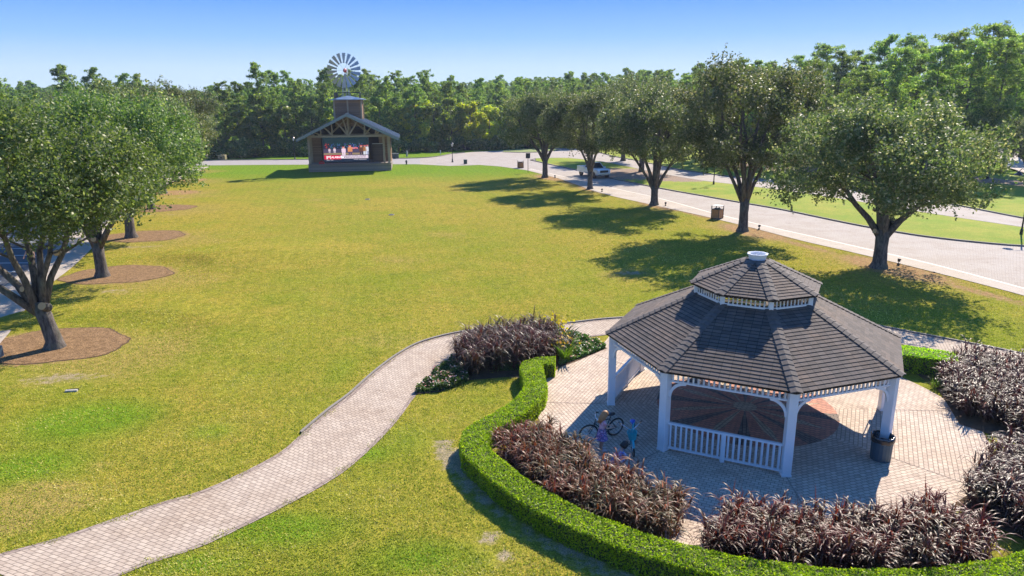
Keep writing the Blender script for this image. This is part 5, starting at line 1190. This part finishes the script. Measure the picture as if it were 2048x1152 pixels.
# ------------------------------------------------------------------ bicycles (local x forward, origin between wheels on the ground)
def bicycle(label, loc, rz, s, frame_m, seat_m, steer=0., basket=None, lean=0., sweep=False, fender=None, step=False):
    t = thing('bicycle', label, 'bicycle', loc, rz, 'bicycles by the gazebo'); t.scale = (s, s, s); t.rotation_euler = (lean, 0, rz)
    wr = .315; wb = 1.02; fx, rx = wb/2, -wb/2
    H = Vector((fx-.20, 0, .80)); cr = Vector((-.08, 0, .27)); st_ = Vector((-.25, 0, .72)); hd = Vector((fx-.16,0,.66)); b = MB()
    b.tube([cr, st_], .017, 7); b.tube([hd, (0.12,0,.42) if step else cr.lerp(hd,.5), cr], .02, 7)
    b.tube([hd+Vector((-.01,0,.04)), ((.08,0,.50) if step else st_.lerp(hd,.5)), (st_.lerp(cr,.45) if step else st_.lerp(cr,.1))], .018, 7)
    for y in (-.05,.05): b.tube([cr+Vector((0,y*.6,0)), (rx,y,wr)], .011, 6); b.tube([st_.lerp(cr,.12), (rx,y,wr)], .010, 6)
    b.tube([hd-Vector((.02,0,-.08)), hd+Vector((.02,0,-.06))], .024, 8); b.build('frame', frame_m, t, smooth=True)
    def wheel(x, par):
        w_ = MB(); w_.torus((x,0,wr), wr-.022, .026, n=30, k=7); wo = w_.build('wheel', RUBBER, par, smooth=True)
        q = MB(); q.torus((x,0,wr), wr-.048, .010, n=30, k=5)
        for k in range(14): a = 2*math.pi*k/14; q.bar((x,(.02 if k % 2 else -.02),wr), (x+(wr-.05)*math.cos(a),0,wr+(wr-.05)*math.sin(a)), .004, .004)
        q.tube([(x,-.04,wr),(x,.04,wr)], .02, 8); q.build('spokes', CHROME, wo)
    wheel(rx, t)
    fk = bpy.data.objects.new('steering', None); COL.objects.link(fk); fk.parent = t
    M = Matrix.Translation(hd) @ Matrix.Rotation(steer, 4, 'Z') @ Matrix.Translation(-hd)
    def mk(bm, nm, m_, smooth=True): bm.M = M; return bm
    b = MB(); b.M = M
    for y in (-.05,.05): b.tube([hd+Vector((.02,y*.4,-.07)), (fx-.05,y,.42), (fx,y,wr)], .012, 6)
    b.tube([hd, hd+Vector((-.03,0,.17))], .015, 7); b.build('fork', frame_m, t, smooth=True)
    bpy.data.objects.remove(fk)
    w_ = MB(); w_.M = M; w_.torus((fx,0,wr), wr-.022, .026, n=30, k=7); wo = w_.build('wheel', RUBBER, t, smooth=True)
    q = MB(); q.M = M; q.torus((fx,0,wr), wr-.048, .010, n=30, k=5)
    for k in range(14): a = 2*math.pi*k/14; q.bar((fx,0,wr), (fx+(wr-.05)*math.cos(a),0,wr+(wr-.05)*math.sin(a)), .004, .004)
    q.build('spokes', CHROME, wo)
    hb_ = hd+Vector((-.03,0,.17)); b = MB(); b.M = M
    if sweep: b.tube([hb_+Vector((-.30,-.34,.10)), hb_+Vector((-.10,-.25,.12)), hb_+Vector((.02,-.08,.02)), hb_, hb_+Vector((.02,.08,.02)), hb_+Vector((-.10,.25,.12)), hb_+Vector((-.30,.34,.10))], .013, 7)
    else: b.tube([hb_+Vector((-.08,-.31,.03)), hb_+Vector((0,-.1,.03)), hb_, hb_+Vector((0,.1,.03)), hb_+Vector((-.08,.31,.03))], .013, 7)
    ho = b.build('handlebar', CHROME, t, smooth=True); b = MB(); b.M = M
    for y in (-1,1):
        e_ = hb_+(Vector((-.30,.34*y,.10)) if sweep else Vector((-.08,.31*y,.03))); b.tube([e_, e_+Vector((-.10,.02*y,-.01))], .018, 7)
    b.build('grip', RUBBER, ho)
    b = MB(); sv = st_+Vector((-.03,0,.12)); b.tube([st_, sv-Vector((0,0,.02))], .013, 6); b.ball(tuple(sv), .12, sc=(1.15,.8,.35)); b.ball(tuple(sv+Vector((.12,0,-.01))), .06, sc=(1.4,.6,.45)); b.build('saddle', seat_m, t, smooth=True)
    b = MB(); b.tube([cr+Vector((0,-.06,0)), cr+Vector((0,.06,0))], .05, 12); b.tube([cr+Vector((0,-.09,0)), cr+Vector((.12,-.09,-.10))], .010, 6); b.tube([cr+Vector((0,.09,0)), cr+Vector((-.12,.09,.10))], .010, 6); b.box(tuple(cr+Vector((.12,-.13,-.10))), (.08,.09,.02)); b.box(tuple(cr+Vector((-.12,.13,.10))), (.08,.09,.02)); b.tube([cr, (rx+.15,.09,.03)], .008, 5); b.build('crankset', BLACK, t)
    if basket:
        b = MB(); b.M = M; bc_ = hb_+Vector((.20,0,-.10)); n = 20
        for z, r_ in ((-.13,.11),(-.065,.122),(0,.135),(.065,.148),(.12,.16)): b.torus(tuple(bc_+Vector((0,0,z))), r_, .011, 'z', n=20, k=5)
        for k in range(n): a = 2*math.pi*k/n; b.bar(bc_+Vector((.11*math.cos(a),.11*math.sin(a),-.13)), bc_+Vector((.16*math.cos(a),.16*math.sin(a),.12)), .030, .006)
        b.lathe([(.115,-.14),(.115,-.13)], 16, tuple(bc_)); b.build('basket', basket, t)
    if fender:
        for (x, MM, nm) in ((fx, M, 'front_mudguard'), (rx, Matrix.Identity(4), 'rear_mudguard')):
            b = MB(); b.M = MM
            prev = None
            for k in range(10):
                a = R(20+k*15); r_ = wr+.025; p_ = Vector((x+(r_*math.cos(a) if x < 0 else r_*math.cos(a)), 0, wr+r_*math.sin(a)))
                if prev is not None: b.bar(prev, p_, .07, .006, up=(0,1,0)) if False else b.add([tuple(prev+Vector((0,-.035,0))), tuple(prev+Vector((0,.035,0))), tuple(p_+Vector((0,.035,0))), tuple(p_+Vector((0,-.035,0)))], [(0,1,2,3)])
                prev = p_
            b.build(nm, fender, t)
    return t
TEAL = simple('teal_paint', (.02,.40,.46), .35, var=.05); TEALB = simple('teal_basket', (.015,.33,.36), .6); DKF = simple('dark_frame', (.02,.03,.035), .35); BLUE = simple('blue_seat', (.02,.10,.45), .4)
# mountain bike: rear wheel at right, front to the left nearer the camera
pr = np.array(G(1229, 872)); hdg = math.atan2(-.50, -.87); wbv = np.array([math.cos(hdg), math.sin(hdg)])
pc = pr+wbv*.51
bicycle('dark mountain bicycle standing behind the girl', (pc[0], pc[1], .03), hdg, 1.0, DKF, BLACK, steer=R(-18), lean=R(-7))
pf = np.array(G(1265, 914)); hd2 = math.atan2(-.97, -.22); pc = pf-np.array([math.cos(hd2), math.sin(hd2)])*.48
bicycle('teal step-through bicycle with basket and blue saddle facing the grass bed', (pc[0], pc[1], .03), hd2, .95, TEAL, BLUE, steer=R(10), basket=TEALB, lean=R(5), sweep=True, fender=TEAL, step=True)

# ------------------------------------------------------------------ people
SKIN = simple('skin', (.58,.33,.23), .55, var=.06); HAIRB = simple('hair_blonde', (.33,.16,.06), .5, var=.35, scale=30); HAIRD = simple('hair_dark', (.012,.009,.008), .45)
def skin_body(name, nodes, edges, mat, parent, sub=2):
    me = bpy.data.meshes.new(name); me.from_pydata([n[0] for n in nodes], edges, []); o = bpy.data.objects.new(name, me); COL.objects.link(o); o.parent = parent
    me.materials.append(mat); sk = o.modifiers.new('skin', 'SKIN'); sk.use_smooth_shade = True
    for i, n in enumerate(nodes):
        v = me.skin_vertices[0].data[i]; v.radius = (n[1], n[2] if len(n) > 2 else n[1]); v.use_root = i == 0
    s_ = o.modifiers.new('sub', 'SUBSURF'); s_.levels = sub; s_.render_levels = sub; return o
def hand(N, E, wi, wp, d, side, s=1.0):
    """palm and five curled finger chains appended to the body skeleton; wi = wrist index"""
    d = Vector(d).normalized(); up = Vector((0,0,1)); lat = d.cross(up).normalized() if abs(d.z) < .9 else Vector((1,0,0)); dn = lat.cross(d).normalized()
    if dn.z > 0: dn = -dn
    w_ = Vector(wp); pl = w_+d*.04*s; N.append((tuple(pl), .017*s, .026*s)); pi_ = len(N)-1; E.append((wi, pi_))
    for k, (o_, L) in enumerate(((-.027,.050),(-.009,.058),(.010,.054),(.028,.042))):
        k0 = pl+d*.032*s+lat*o_*s; k1 = k0+(d*.8+dn*.35)*L*.55*s; k2 = k1+(d*.45+dn*.8)*L*.5*s
        for q, r_ in ((k0,.0078),(k1,.0068),(k2,.0055)): N.append((tuple(q), r_*s))
        E.append((pi_, len(N)-3)); E.append((len(N)-3, len(N)-2)); E.append((len(N)-2, len(N)-1))
    t0 = w_+d*.022*s+lat*.026*s*side; t1 = t0+(d*.6+lat*.8*side)*.030*s; t2 = t1+(d*.8+dn*.4)*.026*s
    for q, r_ in ((t0,.009),(t1,.008),(t2,.0065)): N.append((tuple(q), r_*s))
    E += [(pi_, len(N)-3), (len(N)-3, len(N)-2), (len(N)-2, len(N)-1)]
def head(c, r, fwd, parent, skin, hair, hair_len=0.0, down=.25, cap=None):
    """head with face features, looking along fwd (unit xy), tilted down"""
    fx_, fy_ = fwd; rz = math.atan2(fy_, fx_); M = Matrix.Translation(c) @ Matrix.Rotation(rz, 4, 'Z') @ Matrix.Rotation(down, 4, 'Y')
    b = MB(); b.M = M; b.ball((0,0,.15*r), r, 14, 11, (.98,.82,1.02)); b.ball((.18*r,0,-.45*r), r*.66, 12, 9, (.95,.85,.95)); b.ball((.98*r,0,-.18*r), r*.17, 8, 6, (1.1,.8,1.5))
    for s_ in (-1,1): b.ball((0,s_*.82*r,-.05*r), r*.22, 8, 6, (.7,.35,1.2))
    hd_ = b.build('head', skin, parent, smooth=True)
    b = MB(); b.M = M
    for s_ in (-1,1): b.ball((.87*r,s_*.30*r,.10*r), r*.10, 8, 6, (.5,1.2,.8))
    b.build('eyes', BLACK, hd_); b = MB(); b.M = M; b.ball((.84*r,0,-.55*r), r*.2, 8, 5, (.4,1.2,.35)); b.build('mouth', simple('lips', (.45,.13,.11), .5), hd_)
    b = MB(); b.M = M; b.ball((-.14*r,0,.26*r), r*1.10, 16, 11, (.98,.94,1.02))
    if hair_len:
        for k in range(26):
            a = R(75+210*k/25); rr = .92*r; y, x = math.sin(a)*rr*.98, math.cos(a)*rr; ln = hair_len*(1-.18*abs(math.sin(k*2.1)))
            b.tube([(x*.75,y*.75,.75*r),(x*1.05-.03*r,y*1.05,.0),(x*1.08-.18*r,y*1.05,-.45*ln-.3*r),(x*.85-.16*r,y*.75,-ln-.3*r)], [.16*r,.21*r,.19*r,.05*r], 6)
    b.build('hair', hair, parent, smooth=True)
    if cap:
        b = MB(); b.M = M; b.ball((-.02*r,0,.42*r), r*1.14, 16, 9, (1.0,.95,.82)); b.ball((.95*r,0,.38*r), r*.75, 12, 5, (1.0,.95,.10)); b.build('cap', cap, parent, smooth=True)
    return hd_
def cloth_mat(name, cols, scale=26):
    m, t, b, N, L = new_mat(name); v = N.new('ShaderNodeTexVoronoi'); v.inputs['Scale'].default_value = scale; L.new(objc(t), v.inputs['Vector'])
    sx = N.new('ShaderNodeSeparateColor'); L.new(v.outputs['Color'], sx.inputs[0]); r_ = N.new('ShaderNodeValToRGB'); r_.color_ramp.interpolation = 'CONSTANT'
    e = r_.color_ramp.elements; e[0].color = (*cols[0],1); e[1].position = .99; e[1].color = (*cols[-1],1)
    for i, c in enumerate(cols[1:], 1): q = e.new(i/len(cols)); q.color = (*c, 1)
    L.new(sx.outputs[0], r_.inputs[0]); L.new(r_.outputs[0], b.inputs['Base Color']); b.inputs['Roughness'].default_value = .85; return m
def shell(name, secs, mat, parent, n=20, folds=0.0):
    """garment from elliptical sections (cx,cy,z,rx,ry)"""
    b = MB(); vs = []
    for j, (cx, cy, z, rx, ry) in enumerate(secs):
        for k in range(n):
            a = 2*math.pi*k/n; f = 1+folds*(j/len(secs))*math.sin(a*6+j*.5); vs.append((cx+rx*f*math.cos(a), cy+ry*f*math.sin(a), z))
    fs = [(j*n+k, j*n+(k+1) % n, (j+1)*n+(k+1) % n, (j+1)*n+k) for j in range(len(secs)-1) for k in range(n)]; fs.append(tuple(range(n)))
    fs.append(tuple((len(secs)-1)*n+k for k in range(n-1,-1,-1))); b.add(vs, fs); return b.build(name, mat, parent, smooth=True)
# girl, 1.30 m, facing local +x, arms reaching to the bicycle wheel
gp = G(1203, 903); gl = thing('person', 'girl with long light hair in pink top and patterned skirt reaching to the dark bicycle', 'person', (gp[0], gp[1], .03), R(12))
N = [((0,0,.66),.075,.085),((0,0,.78),.070,.085),((.01,0,.92),.075,.095),((.02,0,1.02),.055,.085),((.03,0,1.07),.030,.032),((.05,0,1.13),.030,.030)]; E = [(0,1),(1,2),(2,3),(3,4),(4,5)]
for s_ in (-1,1):
    i = len(N); N += [((.0,s_*.065,.60),.058),((.03,s_*.07,.36),.040),((.02,s_*.07,.33),.040),((-.02,s_*.07,.20),.036),((-.02,s_*.07,.06),.024),((.01,s_*.07,.035),.026),((.10,s_*.08,.025),.024),((.14,s_*.08,.02),.018)]; E += [(0,i),(i,i+1),(i+1,i+2),(i+2,i+3),(i+3,i+4),(i+4,i+5),(i+5,i+6),(i+6,i+7)]
    i = len(N); N += [((.02,s_*.12,1.0),.036),((.05,s_*.15,.90),.030),((.09,s_*.15,.80),.026),((.20,s_*.12,.78),.023),((.30,s_*.07,.78),.017)]; E += [(3,i),(i,i+1),(i+1,i+2),(i+2,i+3),(i+3,i+4)]; hand(N, E, i+4, (.30,s_*.07,.78), (1,-.1*s_,-.1), -s_, .8)
skin_body('body', N, E, SKIN, gl)
PINK = cloth_mat('pink_top', [(.70,.36,.40),(.62,.30,.36),(.72,.45,.46)], 22); FLOR = cloth_mat('floral_skirt', [(.20,.14,.36),(.42,.22,.42),(.10,.13,.30),(.55,.38,.52),(.24,.10,.22)], 34)
shell('top', [(0,0,.72,.092,.112),(0,0,.80,.085,.108),(.01,0,.92,.092,.122),(.02,0,1.01,.078,.118),(.03,0,1.05,.045,.06)], PINK, gl)
shell('skirt', [(0,0,.76,.090,.112),(0,0,.68,.115,.14),(0,0,.52,.155,.18),(.0,0,.40,.185,.21)][::-1], FLOR, gl, 28, .06)
for s_ in (-1,1):
    b = MB(); b.tube([(.015,s_*.09,1.01),(.03,s_*.135,.98),(.055,s_*.152,.90)], [.048,.050,.042], 10); b.build('sleeve', PINK, gl, smooth=True)
    b = MB(); b.ball((.06,s_*.08,.035), .06, sc=(1.7,.75,.62)); b.build('shoe', simple('shoe_white', (.6,.55,.55), .6), gl, smooth=True)
head((.08,0,1.185), .098, (1,0), gl, SKIN, HAIRB, .30, .45)
# crouching child beside the teal bicycle
kp = G(1236, 936); kd = thing('person', 'dark-haired child crouching beside the teal bicycle, half hidden by grass', 'person', (kp[0], kp[1], .03), R(15))
N = [((-.10,0,.20),.085,.09),((-.06,0,.32),.080,.09),((.02,0,.45),.080,.10),((.08,0,.53),.055,.08),((.11,0,.57),.032),((.14,0,.62),.03)]; E = [(0,1),(1,2),(2,3),(3,4),(4,5)]
for s_ in (-1,1):
    i = len(N); N += [((-.06,s_*.08,.20),.065),((.17,s_*.13,.34),.048),((.19,s_*.13,.32),.046),((.10,s_*.12,.16),.040),((.04,s_*.11,.05),.028),((.07,s_*.11,.03),.028),((.16,s_*.12,.025),.024)]; E += [(0,i),(i,i+1),(i+1,i+2),(i+2,i+3),(i+3,i+4),(i+4,i+5),(i+5,i+6)]
    i = len(N); N += [((.08,s_*.12,.50),.036),((.16,s_*.17,.42),.030),((.24,s_*.15,.36),.026),((.33,s_*.10,.36),.018)]; E += [(3,i),(i,i+1),(i+1,i+2),(i+2,i+3)]; hand(N, E, i+3, (.33,s_*.10,.36), (1,-.2*s_,-.1), -s_, .75)
skin_body('body', N, E, SKIN, kd); PAT = cloth_mat('patterned_shirt', [(.30,.22,.50),(.60,.58,.70),(.16,.18,.42),(.55,.20,.30)], 30); REDW = cloth_mat('red_white_shorts', [(.60,.05,.08),(.65,.62,.66),(.12,.22,.5)], 24)
shell('shirt', [(-.11,0,.17,.125,.135),(-.06,0,.32,.11,.13),(.02,0,.45,.105,.135),(.08,0,.53,.08,.12),(.11,0,.565,.045,.055)], PAT, kd)
for s_ in (-1,1):
    b = MB(); b.tube([(-.10,s_*.075,.20),(.04,s_*.10,.27),(.14,s_*.125,.325)], [.088,.080,.062], 12); b.build('shorts', REDW, kd, smooth=True); b = MB(); b.ball((.10,s_*.115,.035), .06, sc=(1.6,.75,.6)); b.build('shoe', BLACK, kd, smooth=True)
    b = MB(); b.tube([(.07,s_*.09,.51),(.12,s_*.145,.47),(.165,s_*.17,.415)], [.048,.05,.042], 10); b.build('sleeve', PAT, kd, smooth=True)
head((.19,0,.68), .100, (1,0), kd, SKIN, HAIRD, .07, .6)
# adult on the left road
ap = G(66, 541); ad = thing('person', 'adult in white cap, navy shirt and tan shorts walking on the left road', 'person', (ap[0], ap[1], .02), R(-115))
N = [((0,0,.95),.12,.13),((0,0,1.1),.115,.135),((0,0,1.28),.12,.15),((0,0,1.42),.085,.14),((0,0,1.48),.05),((.01,0,1.55),.048)]; E = [(0,1),(1,2),(2,3),(3,4),(4,5)]
for s_ in (-1,1):
    f = .16*s_; i = len(N); N += [((0,s_*.10,.88),.095),((.06+f*.5,s_*.10,.52),.062),((.05+f*.55,s_*.10,.48),.060),((-.02+f,s_*.10,.30),.055),((-.04+f*1.3,s_*.10,.09),.035),((0+f*1.3,s_*.10,.05),.038),((.13+f*1.3,s_*.11,.03),.03)]; E += [(0,i)]+[(i+k,i+k+1) for k in range(6)]
    i = len(N); N += [((0,s_*.19,1.40),.055),((-f*.6,s_*.24,1.14),.042),((-f*.7,s_*.24,1.11),.040),((-f*1.2+.08,s_*.24,.90),.028)]; E += [(3,i),(i,i+1),(i+1,i+2),(i+2,i+3)]; hand(N, E, i+3, (-f*1.2+.08,s_*.24,.90), (.3,0,-1), s_, 1.1)
skin_body('body', N, E, SKIN, ad); NAVY = simple('navy_shirt', (.015,.02,.07), .8); KHA = simple('tan_shorts', (.36,.24,.13), .85)
shell('shirt', [(0,0,.90,.15,.17),(0,0,1.08,.14,.165),(0,0,1.28,.145,.185),(0,0,1.41,.11,.175),(0,0,1.48,.06,.08)], NAVY, ad); shell('shorts_waist', [(0,0,.80,.15,.175),(0,0,.94,.145,.17)], KHA, ad)
for s_ in (-1,1):
    f = .16*s_; b = MB(); b.tube([(0,s_*.09,.90),(.03+f*.3,s_*.10,.70),(.05+f*.5,s_*.10,.54)], [.115,.105,.095], 12); b.build('shorts', KHA, ad, smooth=True); b = MB(); b.ball((.05+f*1.3,s_*.105,.045), .08, sc=(1.8,.7,.6)); b.build('shoe', WHITE, ad, smooth=True)
    b = MB(); b.tube([(0,s_*.15,1.42),(0,s_*.2,1.36),(-f*.4,s_*.235,1.22)], [.07,.068,.06], 10); b.build('sleeve', NAVY, ad, smooth=True)
head((.02,0,1.64), .105, (1,0), ad, SKIN, HAIRD, 0, .1, WHITE)

# ------------------------------------------------------------------ air
HZM = bpy.data.materials.new('haze_air'); HZM.use_nodes = True; hn = HZM.node_tree; hn.nodes.remove(hn.nodes['Principled BSDF'])
hv_ = hn.nodes.new('ShaderNodeVolumePrincipled'); hv_.inputs['Color'].default_value = (.72,.82,1,1); hv_.inputs['Density'].default_value = .00022; hv_.inputs['Anisotropy'].default_value = .25
hn.links.new(hv_.outputs[0], hn.nodes['Material Output'].inputs['Volume'])
b = MB(); b.box((0, 240, 17), (1300, 640, 36)); hz = b.build('haze', HZM); tag(hz, 'thin pale haze in the air over the whole lawn and far wood', 'haze', kind='stuff')
